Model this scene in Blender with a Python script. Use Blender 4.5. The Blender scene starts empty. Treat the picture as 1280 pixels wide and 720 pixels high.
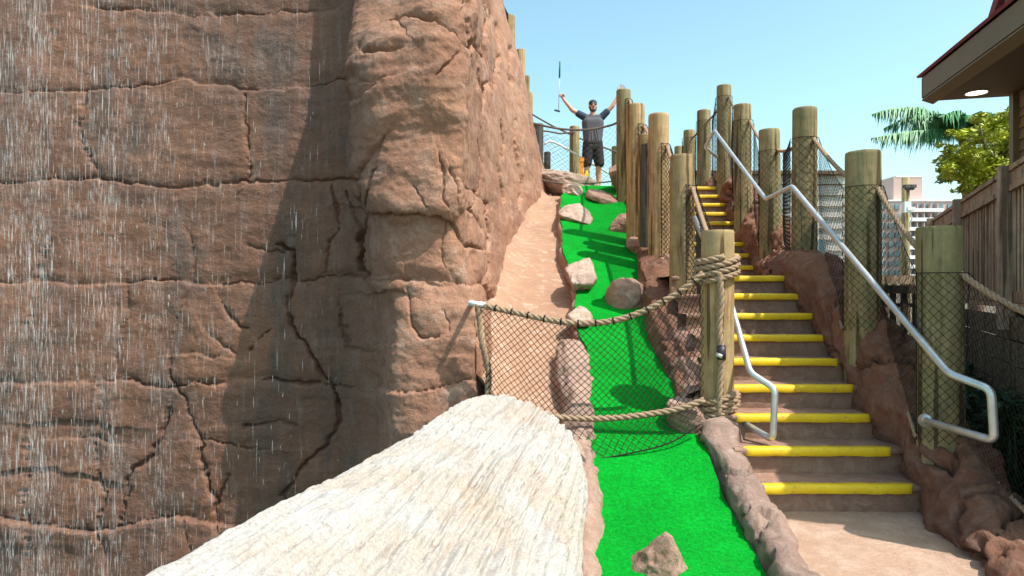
import bpy, bmesh, math, random
import numpy as np
from mathutils import Vector, Matrix
random.seed(7); np.random.seed(7)
R = math.radians
sc = bpy.context.scene
# ------------------------------------------------------------------ camera, sky, sun, exposure
EYE = 1.5; F = 800.0
cam_d = bpy.data.cameras.new('camera'); cam = bpy.data.objects.new('camera', cam_d)
sc.collection.objects.link(cam); sc.camera = cam
cam.location = (0, 0, EYE); cam.rotation_euler = (R(90), 0, 0)
cam_d.sensor_width = 36; cam_d.lens = 36*F/1280.0; cam_d.clip_start = .05; cam_d.clip_end = 3000
SUN = Vector((-.50, .32, -1.0)).normalized()          # direction the light travels
w = bpy.data.worlds.new('World'); sc.world = w; w.use_nodes = True
wn = w.node_tree.nodes; wl = w.node_tree.links; wn.clear()
sky = wn.new('ShaderNodeTexSky'); sky.sky_type = 'NISHITA'; sky.sun_disc = False
sky.sun_elevation = math.asin(-SUN.z)
sky.sun_rotation = math.atan2(-SUN.x, -SUN.y)
sky.air_density = 1.0; sky.dust_density = 2.0; sky.ozone_density = 1.0
hs = wn.new('ShaderNodeMixRGB'); hs.blend_type = 'MULTIPLY'; hs.inputs[0].default_value = 1
hs.inputs[2].default_value = (1.22, 1.46, 1.20, 1)
bg = wn.new('ShaderNodeBackground'); bg.inputs[1].default_value = .145
wo = wn.new('ShaderNodeOutputWorld')
wl.new(sky.outputs[0], hs.inputs[1]); wl.new(hs.outputs[0], bg.inputs[0]); wl.new(bg.outputs[0], wo.inputs[0])
sd = bpy.data.lights.new('sun', 'SUN'); sd.energy = 3.9; sd.angle = R(.5); sd.color = (1, .95, .87)
so = bpy.data.objects.new('sun', sd); sc.collection.objects.link(so)
so.rotation_euler = SUN.to_track_quat('-Z', 'Y').to_euler(); so.location = (5, -5, 20)
sc.view_settings.view_transform = 'Standard'; sc.view_settings.look = 'None'
sc.view_settings.gamma = 1; sc.view_settings.exposure = .68
try: sc.view_settings.use_curve_mapping = False
except Exception: pass

def P(px, py, Y):                                   # a point read off the photo, at a known distance
    return np.array(((px-640)*Y/F, Y, EYE+(360-py)*Y/F))
# ------------------------------------------------------------------ noise (numpy)
def _h(ix, iy, iz, s):
    n = (ix*374761393 + iy*668265263 + iz*2147483647 + s*974634777) & 0xFFFFFFFF
    n = ((n ^ (n >> 13)) * 1274126177) & 0xFFFFFFFF
    n = ((n ^ (n >> 16)) * 2246822519) & 0xFFFFFFFF
    return ((n ^ (n >> 15)) & 0xFFFFFF)/float(0xFFFFFF)
def noise(p, s=0):
    p = np.asarray(p, float); i = np.floor(p).astype(np.int64); f = p-i; f = f*f*f*(f*(f*6-15)+10)
    o = 0
    for a in (0, 1):
        for b in (0, 1):
            for c in (0, 1):
                wgt = (f[..., 0] if a else 1-f[..., 0])*(f[..., 1] if b else 1-f[..., 1])*(f[..., 2] if c else 1-f[..., 2])
                o = o + wgt*_h(i[..., 0]+a, i[..., 1]+b, i[..., 2]+c, s)
    return o*2-1
def fbm(p, octv=4, s=0, g=.5):
    a = 1; o = 0; q = np.asarray(p, float)
    for k in range(octv):
        o = o+a*noise(q+k*17.3, s+k); q = q*2.03; a *= g
    return o
def smooth(x, a, b):
    t = np.clip((x-a)/(b-a), 0, 1); return t*t*(3-2*t)
# ------------------------------------------------------------------ object helpers
def link(o): sc.collection.objects.link(o); return o
def tag(o, label=None, cat=None, group=None, kind=None):
    if label: o['label'] = label
    if cat: o['category'] = cat
    if group: o['group'] = group
    if kind: o['kind'] = kind
    return o
def empty(name, loc=(0, 0, 0), label=None, cat=None, group=None, rz=0):
    o = bpy.data.objects.new(name, None); link(o); o.location = loc; o.rotation_euler = (0, 0, rz)
    o.empty_display_size = .1
    return tag(o, label, cat, group)
class MB:
    def __init__(s): s.v = []; s.f = []; s.n = 0
    def add(s, v, f):
        v = np.asarray(v, float); s.v.append(v)
        s.f += [tuple(int(i)+s.n for i in q) for q in f]; s.n += len(v); return s
    def box(s, c, d, rz=0, rx=0, ry=0, bev=0):
        x, y, z = d[0]/2, d[1]/2, d[2]/2
        v = np.array([(-x,-y,-z),(x,-y,-z),(x,y,-z),(-x,y,-z),(-x,-y,z),(x,-y,z),(x,y,z),(-x,y,z)])
        m = np.array(Matrix.Rotation(rz,3,'Z')@Matrix.Rotation(ry,3,'Y')@Matrix.Rotation(rx,3,'X'))
        return s.add(v@m.T+np.array(c), [(0,3,2,1),(4,5,6,7),(0,1,5,4),(1,2,6,5),(2,3,7,6),(3,0,4,7)])
    def bar(s, a, b, wd, h):                        # box between two points, wd across, h tall
        a = np.array(a, float); b = np.array(b, float); d = b-a; L = np.linalg.norm(d); d /= L
        up = np.array((0, 0, 1.)) if abs(d[2]) < .95 else np.array((0, 1., 0))
        sx = np.cross(d, up); sx /= np.linalg.norm(sx); u = np.cross(sx, d)
        v = [p+sx*i*wd/2+u*j*h/2 for p in (a, b) for i, j in ((-1,-1),(1,-1),(1,1),(-1,1))]
        return s.add(v, [(3,2,1,0),(4,5,6,7),(0,1,5,4),(1,2,6,5),(2,3,7,6),(3,0,4,7)])
    def tube(s, pts, r, n=8, cap=True, closed=False):
        pts = np.asarray(pts, float); m = len(pts); r = np.broadcast_to(np.asarray(r, float), (m,))
        t = np.gradient(pts, axis=0); t /= np.linalg.norm(t, axis=1)[:, None]+1e-12
        u = np.cross(t[0], (0, 0, 1.)); 
        if np.linalg.norm(u) < .1: u = np.cross(t[0], (0, 1., 0))
        u /= np.linalg.norm(u); a = np.arange(n)*2*math.pi/n; V = []
        for i in range(m):
            u = u-t[i]*np.dot(u, t[i]); u /= np.linalg.norm(u)+1e-12; q = np.cross(t[i], u)
            V.append(pts[i]+r[i]*(np.cos(a)[:, None]*u+np.sin(a)[:, None]*q))
        fs = [(i*n+j, i*n+(j+1)%n, (i+1)*n+(j+1)%n, (i+1)*n+j) for i in range(m-1) for j in range(n)]
        if cap: fs += [tuple(range(n))[::-1], tuple((m-1)*n+j for j in range(n))]
        return s.add(np.concatenate(V), fs)
    def grid(s, G, flip=False):                     # G: (a,b,3)
        a, b = G.shape[:2]; i = np.arange(a-1)[:, None]*b+np.arange(b-1)[None]
        q = np.stack([i, i+1, i+b+1, i+b], -1).reshape(-1, 4)
        if flip: q = q[:, ::-1]
        return s.add(G.reshape(-1, 3), q)
    def build(s, name, mat, parent=None, shade=True, loc=None, angle=None):
        me = bpy.data.meshes.new(name); V = np.concatenate(s.v)
        if loc is not None: V = V-np.array(loc)
        me.from_pydata(V.tolist(), [], s.f); me.update()
        if mat: me.materials.append(mat)
        if shade: me.polygons.foreach_set('use_smooth', [True]*len(me.polygons))
        o = bpy.data.objects.new(name, me); link(o)
        if parent: o.parent = parent
        if loc is not None: o.location = loc
        if angle:
            try: me.set_sharp_from_angle(angle=R(angle))
            except Exception: pass
        return o
# ------------------------------------------------------------------ materials
def new_mat(name):
    m = bpy.data.materials.new(name); m.use_nodes = True; nt = m.node_tree
    return m, nt, nt.nodes['Principled BSDF']
def N(nt, t, **k):
    n = nt.nodes.new(t)
    for a, b in k.items():
        if a.startswith('i_'): 
            key = a[2:]; key = int(key) if key.isdigit() else key
            n.inputs[key].default_value = b
        else: setattr(n, a, b)
    return n
def coords(nt, scale=(1,1,1), obj=False, warp=0, wscale=2):
    g = N(nt, 'ShaderNodeTexCoord') if obj else N(nt, 'ShaderNodeNewGeometry')
    mp = N(nt, 'ShaderNodeMapping'); mp.inputs['Scale'].default_value = scale
    src = g.outputs['Object' if obj else 'Position']
    if warp:
        nz = N(nt, 'ShaderNodeTexNoise'); nz.inputs['Scale'].default_value = wscale; nt.links.new(src, nz.inputs['Vector'])
        vm = N(nt, 'ShaderNodeVectorMath', operation='MULTIPLY_ADD'); vm.inputs[1].default_value = (warp,)*3
        nt.links.new(nz.outputs['Color'], vm.inputs[0]); nt.links.new(src, vm.inputs[2]); src = vm.outputs[0]
    nt.links.new(src, mp.inputs['Vector']); return mp.outputs[0]
def tex(nt, vec, scale, detail=6, rough=.6, typ='ShaderNodeTexNoise'):
    n = N(nt, typ); n.inputs['Scale'].default_value = scale
    if typ == 'ShaderNodeTexNoise': n.inputs['Detail'].default_value = detail; n.inputs['Roughness'].default_value = rough
    nt.links.new(vec, n.inputs['Vector']); return n.outputs[0]
def ramp(nt, fac, stops):
    r = N(nt, 'ShaderNodeValToRGB'); e = r.color_ramp.elements
    while len(e) < len(stops): e.new(.5)
    for i, (p, c) in enumerate(stops): e[i].position = p; e[i].color = (*c, 1) if len(c) == 3 else c
    nt.links.new(fac, r.inputs[0]); return r.outputs[0]
def mix(nt, fac, a, b, typ='MIX'):
    m = N(nt, 'ShaderNodeMixRGB', blend_type=typ)
    for i, x in ((0, fac), (1, a), (2, b)):
        if hasattr(x, 'links'): nt.links.new(x, m.inputs[i])
        elif i == 0: m.inputs[0].default_value = x
        else: m.inputs[i].default_value = (*x, 1)
    return m.outputs[0]
def bump(nt, b, hs, strength=.5, dist=.02):
    prev = None
    for h, st, ds in hs:
        n = N(nt, 'ShaderNodeBump'); n.inputs['Strength'].default_value = st; n.inputs['Distance'].default_value = ds
        nt.links.new(h, n.inputs['Height'])
        if prev: nt.links.new(prev, n.inputs['Normal'])
        prev = n.outputs[0]
    nt.links.new(prev, b.inputs['Normal'])
BLK, WHT = (0,0,0), (1,1,1)
def rock_mat(name, c1, c2, c3, scale=1, speck=.35, bs=.6, rough=.9, obj=False, pale=None):
    m, nt, b = new_mat(name); v = coords(nt, obj=obj, warp=.3, wscale=1.5*scale)
    n1 = tex(nt, v, 1.1*scale, 8, .65); n2 = tex(nt, v, 5*scale, 8, .7); n3 = tex(nt, v, 60*scale, 4, .7)
    c = mix(nt, ramp(nt, n1, [(.35, BLK), (.65, WHT)]), c1, c2)
    c = mix(nt, ramp(nt, n2, [(.45, BLK), (.72, (.8,.8,.8))]), c, c3)
    if pale:
        n4 = tex(nt, v, 2.3*scale, 10, .75); c = mix(nt, ramp(nt, n4, [(.53, BLK), (.72, (.75,.75,.75))]), c, pale)
    c = mix(nt, speck, c, ramp(nt, n3, [(.3, (.25,.25,.25)), (.7, (.95,.95,.95))]), 'OVERLAY')
    nt.links.new(c, b.inputs['Base Color']); b.inputs['Roughness'].default_value = rough
    b.inputs['Specular IOR Level'].default_value = .25
    n8 = tex(nt, coords(nt, scale=(1,1,1.4), obj=obj, warp=.15, wscale=4), 15, 10, .78)
    bump(nt, b, [(n3, bs*.7, .006), (n8, min(1, bs*1.2), .02), (n2, bs, .03)])
    return m
def plain(name, col, rough=.6, metal=0, var=.15, scale=20, spec=.5, bs=0):
    m, nt, b = new_mat(name); v = coords(nt, obj=True); n = tex(nt, v, scale, 5, .6)
    lo = tuple(c*(1-var) for c in col); hi = tuple(min(1, c*(1+var)) for c in col)
    nt.links.new(ramp(nt, n, [(.3, lo), (.7, hi)]), b.inputs['Base Color'])
    b.inputs['Roughness'].default_value = rough; b.inputs['Metallic'].default_value = metal
    b.inputs['Specular IOR Level'].default_value = spec
    if bs: bump(nt, b, [(n, bs, .01)])
    return m
def wood_mat(name, c1, c2, c3, ax='z', scale=1, rough=.8, green=None):
    m, nt, b = new_mat(name)
    sc3 = {'z': (1,1,.06), 'x': (.06,1,1), 'y': (1,.06,1)}[ax]
    v = coords(nt, scale=sc3, obj=False, warp=.05, wscale=2)
    n1 = tex(nt, v, 30*scale, 6, .65); v2 = coords(nt); n2 = tex(nt, v2, 2.2*scale, 5, .6)
    c = ramp(nt, n1, [(.32, c1), (.5, c2), (.7, c3)])
    if green:
        c = mix(nt, ramp(nt, n2, [(.38, BLK), (.62, (.85,.85,.85))]), c, green)
    vk = coords(nt, scale=(1,1,.5)); kn = tex(nt, vk, 3.1, 2, .5)
    ck = tex(nt, coords(nt, scale=(1,1,.045)), 16, 3, .5)
    c = mix(nt, ramp(nt, ck, [(.57, BLK), (.62, (.85,.85,.85))]), c, (c1[0]*.45, c1[1]*.42, c1[2]*.4))
    c = mix(nt, ramp(nt, kn, [(.24, (.7,.7,.7)), (.3, BLK)]), c, (c1[0]*.5, c1[1]*.5, c1[2]*.45))
    oi = N(nt, 'ShaderNodeObjectInfo'); c = mix(nt, 1, c, ramp(nt, oi.outputs['Random'], [(0, (.74,.72,.68)), (.5, (1,.97,.92)), (1, (1.18,1.12,1.06))]), 'MULTIPLY')
    n3 = tex(nt, v2, 9, 6, .7); c = mix(nt, .45, c, ramp(nt, n3, [(.3, (.3,.3,.3)), (.7, (.8,.8,.8))]), 'OVERLAY')
    nt.links.new(c, b.inputs['Base Color']); b.inputs['Roughness'].default_value = rough
    b.inputs['Specular IOR Level'].default_value = .2
    bump(nt, b, [(n1, .5, .006)])
    return m

# cliff: dry pinkish faux sandstone, wet and grey-brown where the water runs (left)
def cliff_mat():
    m, nt, b = new_mat('cliff_rock'); v = coords(nt, warp=.35, wscale=1.3)
    n1 = tex(nt, v, .9, 8, .65); n2 = tex(nt, v, 4, 9, .7); n3 = tex(nt, v, 55, 4, .7)
    dry = mix(nt, ramp(nt, n1, [(.35, BLK), (.65, WHT)]), (.35,.18,.115), (.25,.12,.08))
    dry = mix(nt, ramp(nt, n2, [(.48, BLK), (.72, (.8,.8,.8))]), dry, (.43,.285,.22))
    wet = mix(nt, ramp(nt, n1, [(.36, BLK), (.62, WHT)]), (.215,.098,.058), (.14,.070,.046))
    n5 = tex(nt, coords(nt, scale=(1,1,.35), warp=.4, wscale=1.2), 1.6, 9, .7)
    wet = mix(nt, ramp(nt, n5, [(.5, BLK), (.66, WHT)]), wet, (.09,.062,.052))
    n4 = tex(nt, coords(nt, scale=(1,1,.12)), 14, 7, .7)        # runs of mineral down the face
    wet = mix(nt, ramp(nt, n4, [(.52, BLK), (.75, (.6,.6,.6))]), wet, (.24,.18,.155))
    g = N(nt, 'ShaderNodeNewGeometry'); sp = N(nt, 'ShaderNodeSeparateXYZ'); nt.links.new(g.outputs['Position'], sp.inputs[0])
    ad = N(nt, 'ShaderNodeMath', operation='MULTIPLY_ADD'); ad.inputs[1].default_value = .7
    nt.links.new(n1, ad.inputs[0]); nt.links.new(sp.outputs[0], ad.inputs[2])
    k = N(nt, 'ShaderNodeMapRange'); k.inputs[1].default_value = -1.45; k.inputs[2].default_value = -.72
    nt.links.new(ad.outputs[0], k.inputs[0])
    c = mix(nt, k.outputs[0], wet, dry)
    c = mix(nt, .35, c, ramp(nt, n3, [(.3, (.28,.28,.28)), (.7, (.9,.9,.9))]), 'OVERLAY')
    nt.links.new(c, b.inputs['Base Color'])
    rr = N(nt, 'ShaderNodeMapRange'); rr.inputs[3].default_value = .5; rr.inputs[4].default_value = .92
    nt.links.new(k.outputs[0], rr.inputs[0]); nt.links.new(rr.outputs[0], b.inputs['Roughness'])
    b.inputs['Specular IOR Level'].default_value = .3
    n8 = tex(nt, coords(nt, scale=(1,1,1.5), warp=.15, wscale=4), 13, 10, .78)
    bump(nt, b, [(n3, .5, .006), (n8, .8, .022), (n2, .9, .03)])
    return m
M = {}
M['cliff'] = cliff_mat()
M['rock'] = rock_mat('lane_rock', (.36,.21,.16), (.28,.155,.12), (.44,.31,.25), 2.2, pale=(.50,.40,.34))
M['rock_pale'] = rock_mat('pale_rock', (.40,.28,.23), (.33,.22,.175), (.50,.40,.34), 2, pale=(.56,.49,.44))
M['kerb'] = rock_mat('kerb_rock', (.26,.115,.07), (.18,.085,.058), (.31,.19,.14), 2.2, bs=1.0)
M['curb'] = rock_mat('curb_rock', (.33,.21,.17), (.25,.165,.14), (.42,.31,.26), 2, bs=.8)
M['left_curb'] = rock_mat('pink_curb', (.36,.23,.18), (.28,.17,.135), (.46,.34,.28), 2, bs=.6)
M['concrete'] = rock_mat('stamped_concrete', (.42,.27,.195), (.33,.205,.15), (.50,.37,.295), 1.3, bs=.5, speck=.3)
M['riser'] = rock_mat('step_concrete', (.32,.18,.125), (.22,.125,.09), (.40,.27,.205), 2.4, bs=.5, speck=.3)
def flume_mat():
    m, nt, b = new_mat('tan_flume'); v = coords(nt, warp=.5, wscale=1.6)
    n1 = tex(nt, v, 1.7, 8, .65); n2 = tex(nt, v, 9, 8, .7); n3 = tex(nt, v, 70, 4, .7)
    c = mix(nt, ramp(nt, n1, [(.35, BLK), (.65, WHT)]), (.345,.20,.13), (.28,.155,.10))
    w_ = N(nt, 'ShaderNodeTexWave', wave_type='RINGS'); w_.inputs['Scale'].default_value = 1.3; w_.inputs['Distortion'].default_value = 14
    w_.inputs['Detail'].default_value = 5; w_.inputs['Detail Scale'].default_value = 2.5
    nt.links.new(coords(nt), w_.inputs['Vector'])
    mk = mix(nt, 1, ramp(nt, w_.outputs[0], [(.78, BLK), (.95, WHT)]), ramp(nt, n2, [(.46, BLK), (.6, WHT)]), 'MULTIPLY')
    c = mix(nt, mix(nt, 1, mk, (.45,.45,.45), 'MULTIPLY'), c, (.52,.41,.33))
    c = mix(nt, ramp(nt, n2, [(.55, BLK), (.75, (.6,.6,.6))]), c, (.44,.31,.23))
    c = mix(nt, .3, c, ramp(nt, n3, [(.3, (.3,.3,.3)), (.7, (.9,.9,.9))]), 'OVERLAY')
    nt.links.new(c, b.inputs['Base Color']); b.inputs['Roughness'].default_value = .8
    bump(nt, b, [(n3, .4, .006), (n2, .5, .03)]); return m
M['flume'] = flume_mat()
def log_mat():
    m, nt, b = new_mat('bleached_bark'); v = coords(nt, warp=.1, wscale=3)
    n1 = tex(nt, v, 1.6, 8, .7); n2 = tex(nt, v, 14, 8, .75); n3 = tex(nt, v, 90, 4, .7)
    c = mix(nt, ramp(nt, n1, [(.45, BLK), (.62, (.8,.8,.8))]), (.345,.318,.305), (.33,.26,.205))
    c = mix(nt, ramp(nt, n2, [(.5, BLK), (.75, (.7,.7,.7))]), c, (.42,.395,.38))
    c = mix(nt, ramp(nt, n2, [(.33, (.9,.9,.9)), (.41, BLK)]), c, (.20,.15,.12))
    c = mix(nt, .4, c, ramp(nt, n3, [(.25, (.2,.2,.2)), (.6, (.8,.8,.8))]), 'OVERLAY')
    nt.links.new(c, b.inputs['Base Color']); b.inputs['Roughness'].default_value = .9
    bump(nt, b, [(n3, .5, .006), (n2, .6, .012)]); return m
M['log'] = log_mat()
def turf_mat():
    m, nt, b = new_mat('green_turf'); v = coords(nt); n1 = tex(nt, v, 2, 5, .6); n3 = tex(nt, v, 260, 2, .5); n4 = tex(nt, v, 40, 4, .6)
    c = mix(nt, ramp(nt, n1, [(.35, BLK), (.65, WHT)]), (.0,.20,.014), (.0,.265,.019))
    c = mix(nt, .8, c, ramp(nt, n4, [(.35, (.36,.36,.36)), (.65, (.64,.64,.64))]), 'OVERLAY')
    c = mix(nt, .9, c, ramp(nt, n3, [(.35, (.25,.25,.25)), (.65, (.75,.75,.75))]), 'OVERLAY')
    n7 = tex(nt, coords(nt, warp=.6, wscale=2), 1.1, 9, .7); c = mix(nt, ramp(nt, n7, [(.55, BLK), (.78, (.55,.55,.55))]), c, (.02,.20,.03))
    nt.links.new(c, b.inputs['Base Color']); b.inputs['Roughness'].default_value = .95
    b.inputs['Specular IOR Level'].default_value = .1
    bump(nt, b, [(n3, .7, .004), (n1, .3, .03)]); return m
M['turf'] = turf_mat()
M['post'] = wood_mat('treated_post', (.19,.115,.055), (.40,.265,.14), (.54,.39,.24), green=(.32,.24,.13))
M['post_g'] = wood_mat('green_post', (.13,.10,.05), (.29,.225,.125), (.42,.33,.21), green=(.21,.195,.10))
M['post_top'] = plain('post_end_grain', (.42,.33,.21), .85, var=.3, scale=30)
M['post_dark'] = wood_mat('dark_post', (.05,.05,.05), (.09,.088,.085), (.15,.14,.13))
M['rope'] = plain('rope_fibre', (.33,.225,.15), .9, var=.35, scale=90, spec=.1, bs=.5)
M['rope_dark'] = plain('dark_rope', (.16,.13,.11), .9, var=.3, scale=90, spec=.1)
M['net'] = plain('net_cord', (.022,.018,.016), .85, var=.3, scale=30, spec=.15)
M['tape'] = plain('black_tape', (.02,.02,.022), .5)
M['steel'] = plain('galvanised_steel', (.58,.60,.62), .38, .75, var=.12, scale=14)
def yellow_mat():
    m, nt, b = new_mat('yellow_nosing'); v = coords(nt); n1 = tex(nt, v, 30, 7, .75); n2 = tex(nt, v, 6, 6, .6)
    c = mix(nt, ramp(nt, n2, [(.35, BLK), (.65, WHT)]), (.80,.53,.004), (.70,.43,.006))
    c = mix(nt, ramp(nt, n1, [(.575, BLK), (.65, (.8,.8,.8))]), c, (.34,.20,.10))
    nt.links.new(c, b.inputs['Base Color']); b.inputs['Roughness'].default_value = .6
    bump(nt, b, [(n1, .4, .004)]); return m
M['yellow'] = yellow_mat()
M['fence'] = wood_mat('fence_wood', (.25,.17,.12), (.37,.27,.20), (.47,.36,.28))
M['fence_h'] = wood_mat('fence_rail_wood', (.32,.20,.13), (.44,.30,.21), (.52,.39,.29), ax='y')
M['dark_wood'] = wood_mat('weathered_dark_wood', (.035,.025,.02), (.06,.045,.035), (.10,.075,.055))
M['skirt'] = wood_mat('deck_skirting', (.12,.09,.06), (.19,.14,.09), (.25,.19,.13), ax='y')
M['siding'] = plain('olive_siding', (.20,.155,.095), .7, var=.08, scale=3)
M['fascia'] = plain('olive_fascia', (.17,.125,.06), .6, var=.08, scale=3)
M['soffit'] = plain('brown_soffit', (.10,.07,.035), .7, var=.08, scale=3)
M['shingle'] = plain('red_shingle', (.22,.045,.05), .8, var=.35, scale=25, bs=.3)
def emis(name, col, st):
    m, nt, b = new_mat(name); b.inputs['Base Color'].default_value = (*col, 1)
    b.inputs['Emission Color'].default_value = (*col, 1); b.inputs['Emission Strength'].default_value = st; return m
M['lamp'] = emis('lamp_glow', (1, .86, .62), 3.2)
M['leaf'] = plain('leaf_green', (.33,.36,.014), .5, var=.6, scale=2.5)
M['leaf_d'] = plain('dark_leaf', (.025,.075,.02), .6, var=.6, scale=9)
M['palm'] = plain('palm_teal', (.07,.24,.09), .5, var=.5, scale=6)
M['trunk'] = plain('palm_trunk', (.16,.095,.07), .9, var=.5, scale=16, bs=.5)
M['bark'] = plain('bark', (.09,.06,.04), .9, var=.4, scale=16, bs=.5)
M['hotel'] = plain('hotel_wall', (.58,.40,.36), .9, var=.05, scale=.05)
M['hotel_w'] = plain('balcony_white', (.8,.8,.78), .8, var=.05, scale=.2)
M['glass_d'] = plain('far_glass', (.18,.25,.28), .25, var=.3, scale=.4)
M['grey_wall'] = plain('grey_shingle_wall', (.60,.55,.50), .9, var=.1, scale=6)
M['skin'] = plain('skin', (.55,.30,.22), .5, var=.08, scale=12)
M['shirt'] = plain('grey_shirt', (.085,.085,.105), .9, var=.2, scale=60)
M['navy'] = plain('navy_sleeve', (.03,.045,.08), .9, var=.2, scale=60)
M['shorts'] = plain('black_shorts', (.012,.011,.014), .85, var=.25, scale=30)
M['cap'] = plain('dark_cap', (.03,.035,.04), .8); M['hair'] = plain('dark_hair', (.06,.03,.018), .8)
M['shade'] = plain('sunglass_lens', (.01,.01,.012), .15); M['mouth'] = plain('open_mouth', (.10,.015,.015), .6)
M['white'] = plain('white_paint', (.72,.72,.70), .5, var=.05); M['grip'] = plain('teal_grip', (.01,.12,.10), .6)
M['orange'] = plain('orange_plastic', (.75,.28,.02), .5, var=.15); M['lemon'] = plain('yellow_plastic', (.8,.62,.05), .5)
M['soil'] = rock_mat('soil', (.10,.075,.05), (.07,.06,.04), (.14,.11,.08), 1.5)

# ------------------------------------------------------------------ ground, pool
def zlane(Y):
    return np.interp(Y, [0, 3.3, 3.8, 4.2, 4.6, 5, 12, 12.3, 30], [0, 0, .03, .12, .28, .45, 3.425, 3.45, 3.45])
xs = np.array([-1500,-60,-12,-9.02,-9,-4,-.25,-.2,.4,2,6,12,60,1500.]); ys = np.array([-400,-20,-6.02,-6,0,3,6.8,6.85,10,20,60,300,2500.])
X, Y = np.meshgrid(xs, ys, indexing='ij'); Z = np.full_like(X, -.03)
Z[(X > -9.01) & (X < -.22) & (Y > -6.01) & (Y < 6.82)] = -2.6
g = MB().grid(np.stack([X, Y, Z], -1), flip=True).build('ground', M['soil'], shade=False); tag(g, kind='structure')
wm, nt, b = new_mat('pool_water'); b.inputs['Base Color'].default_value = (.05,.10,.10,1); b.inputs['Roughness'].default_value = .08
bump(nt, b, [(tex(nt, coords(nt), 6, 5, .6), .6, .05)])
g = MB().grid(np.stack(np.meshgrid(np.linspace(-8.98,-.26,20), np.linspace(-5.98,6.8,24), indexing='ij')+[np.full((20,24), -2.1)], -1), flip=True).build('water', wm); tag(g, kind='structure')

# ------------------------------------------------------------------ cliff
cols = [
 [(-2.6,-8.2,6.5),(8,-8.2,7.5)],
 [(-2.6,-4.5,6.5),(.5,-4.5,6.7),(8,-4.5,7.3)],
 [(-2.6,-2.7,6.5),(.5,-2.7,6.7),(3,-2.7,6.8),(8,-2.7,7.2)],
 [(-2.6,-1.85,6.5),(.5,-1.85,6.7),(3.5,-2.0,6.8),(8,-2.2,7.1)],
 [(-2.6,-1.5,6.4),(.5,-1.46,6.62),(1.2,-1.48,6.62),(2.2,-1.53,6.68),(3.0,-1.68,6.7),(8,-1.9,6.9)],
 [(-2.6,-1.3,5.7),(.2,-1.2,5.8),(.9,-1.16,5.86),(1.35,-1.15,5.9),(1.55,-1.28,5.84),(2.1,-1.28,5.86),(2.35,-1.42,5.78),(3.1,-1.46,5.74),(3.5,-1.54,5.72),(4.0,-1.5,5.95),(4.7,-1.5,6.35),(8,-1.55,6.75)],
 [(-2.6,-.95,5.25),(.5,-.98,5.42),(1.3,-.98,5.52),(1.42,-.98,5.58),(2.05,-1.0,5.62),(2.16,-1.0,5.47),(2.8,-1.0,5.48),(3.2,-1.05,5.4),(3.7,-1.05,5.5),(4.5,-1.0,5.98),(8,-1.0,6.5)],
 [(-2.6,-.6,5.15),(.5,-.6,5.32),(1.3,-.6,5.42),(1.42,-.6,5.5),(2.05,-.62,5.56),(2.16,-.62,5.42),(2.8,-.65,5.46),(3.2,-.65,5.36),(3.9,-.65,5.42),(4.4,-.65,5.7),(8,-.8,6.4)],
 [(-2.6,-.2,5.15),(.5,-.27,5.36),(1.3,-.31,5.46),(1.42,-.37,5.52),(2.05,-.48,5.62),(2.2,-.43,5.52),(3,-.40,5.6),(4,-.33,5.8),(4.6,-.35,6.0),(8,-.7,6.6)],
 [(-2.6,-.2,6.1),(.85,-.22,6.1),(1.6,-.32,6.2),(2.6,-.42,6.3),(4.5,-.4,6.5),(8,-.75,7.2)],
 [(-2.6,-.12,8),(1.6,-.14,8),(3,-.28,8.1),(5,-.33,8.3),(8,-.6,8.8)],
 [(-2.6,.16,10),(2.45,.14,10),(4,-.02,10.1),(6.2,-.33,10.3),(8,-.6,10.5)],
 [(-2.6,.62,12),(3.2,.58,12),(5.1,.33,12.1),(7,-.2,12.3),(8,-.4,12.4)],
 [(-2.6,1.1,14),(3.4,1.0,14),(5.5,.2,14),(8,-.6,14)],
]
NU, NV = 900, 620
zz = np.concatenate([np.linspace(-2.6, -1.3, 30, endpoint=False), np.linspace(-1.3, 5.0, 490, endpoint=False), np.linspace(5.0, 8, 100)])
cx = np.zeros((len(cols), NV)); cy = np.zeros((len(cols), NV))
ker = np.exp(-np.linspace(-2, 2, 15)**2); ker /= ker.sum()
for i, c in enumerate(cols):
    c = np.array(c)
    for arr, k in ((cx, 1), (cy, 2)):
        q = np.interp(zz, c[:, 0], c[:, k]); arr[i] = np.convolve(np.pad(q, 7, 'edge'), ker, 'valid')
spacing = np.array([0, 90, 210, 265, 300, 345, 395, 455, 520, 580, 690, 780, 850, 899.])
# monotone smooth interpolation across the columns (Catmull-Rom with limited tangents)
ui = np.arange(NU); GX = np.zeros((NU, NV)); GY = np.zeros((NU, NV))
seg = np.clip(np.searchsorted(spacing, ui, side='right')-1, 0, len(cols)-2)
h_ = spacing[seg+1]-spacing[seg]; t_ = ((ui-spacing[seg])/h_)[:, None]
for C_, G_ in ((cx, GX), (cy, GY)):
    d = np.diff(C_, axis=0)/np.diff(spacing)[:, None]
    m_ = np.zeros_like(C_); m_[1:-1] = np.where(d[1:]*d[:-1] > 0, 2*d[1:]*d[:-1]/(d[1:]+d[:-1]+1e-12), (d[1:]+d[:-1])*.1); m_[0] = d[0]; m_[-1] = d[-1]
    h = h_[:, None]
    G_[:] = (2*t_**3-3*t_**2+1)*C_[seg]+(t_**3-2*t_**2+t_)*h*m_[seg]+(-2*t_**3+3*t_**2)*C_[seg+1]+(t_**3-t_**2)*h*m_[seg+1]
GZ = np.broadcast_to(zz, (NU, NV)).copy()
B = np.stack([GX, GY, GZ], -1)
du = np.gradient(B, axis=0); dv = np.gradient(B, axis=1); nr = np.cross(du, dv); nr /= np.linalg.norm(nr, axis=-1)[..., None]+1e-12
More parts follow.
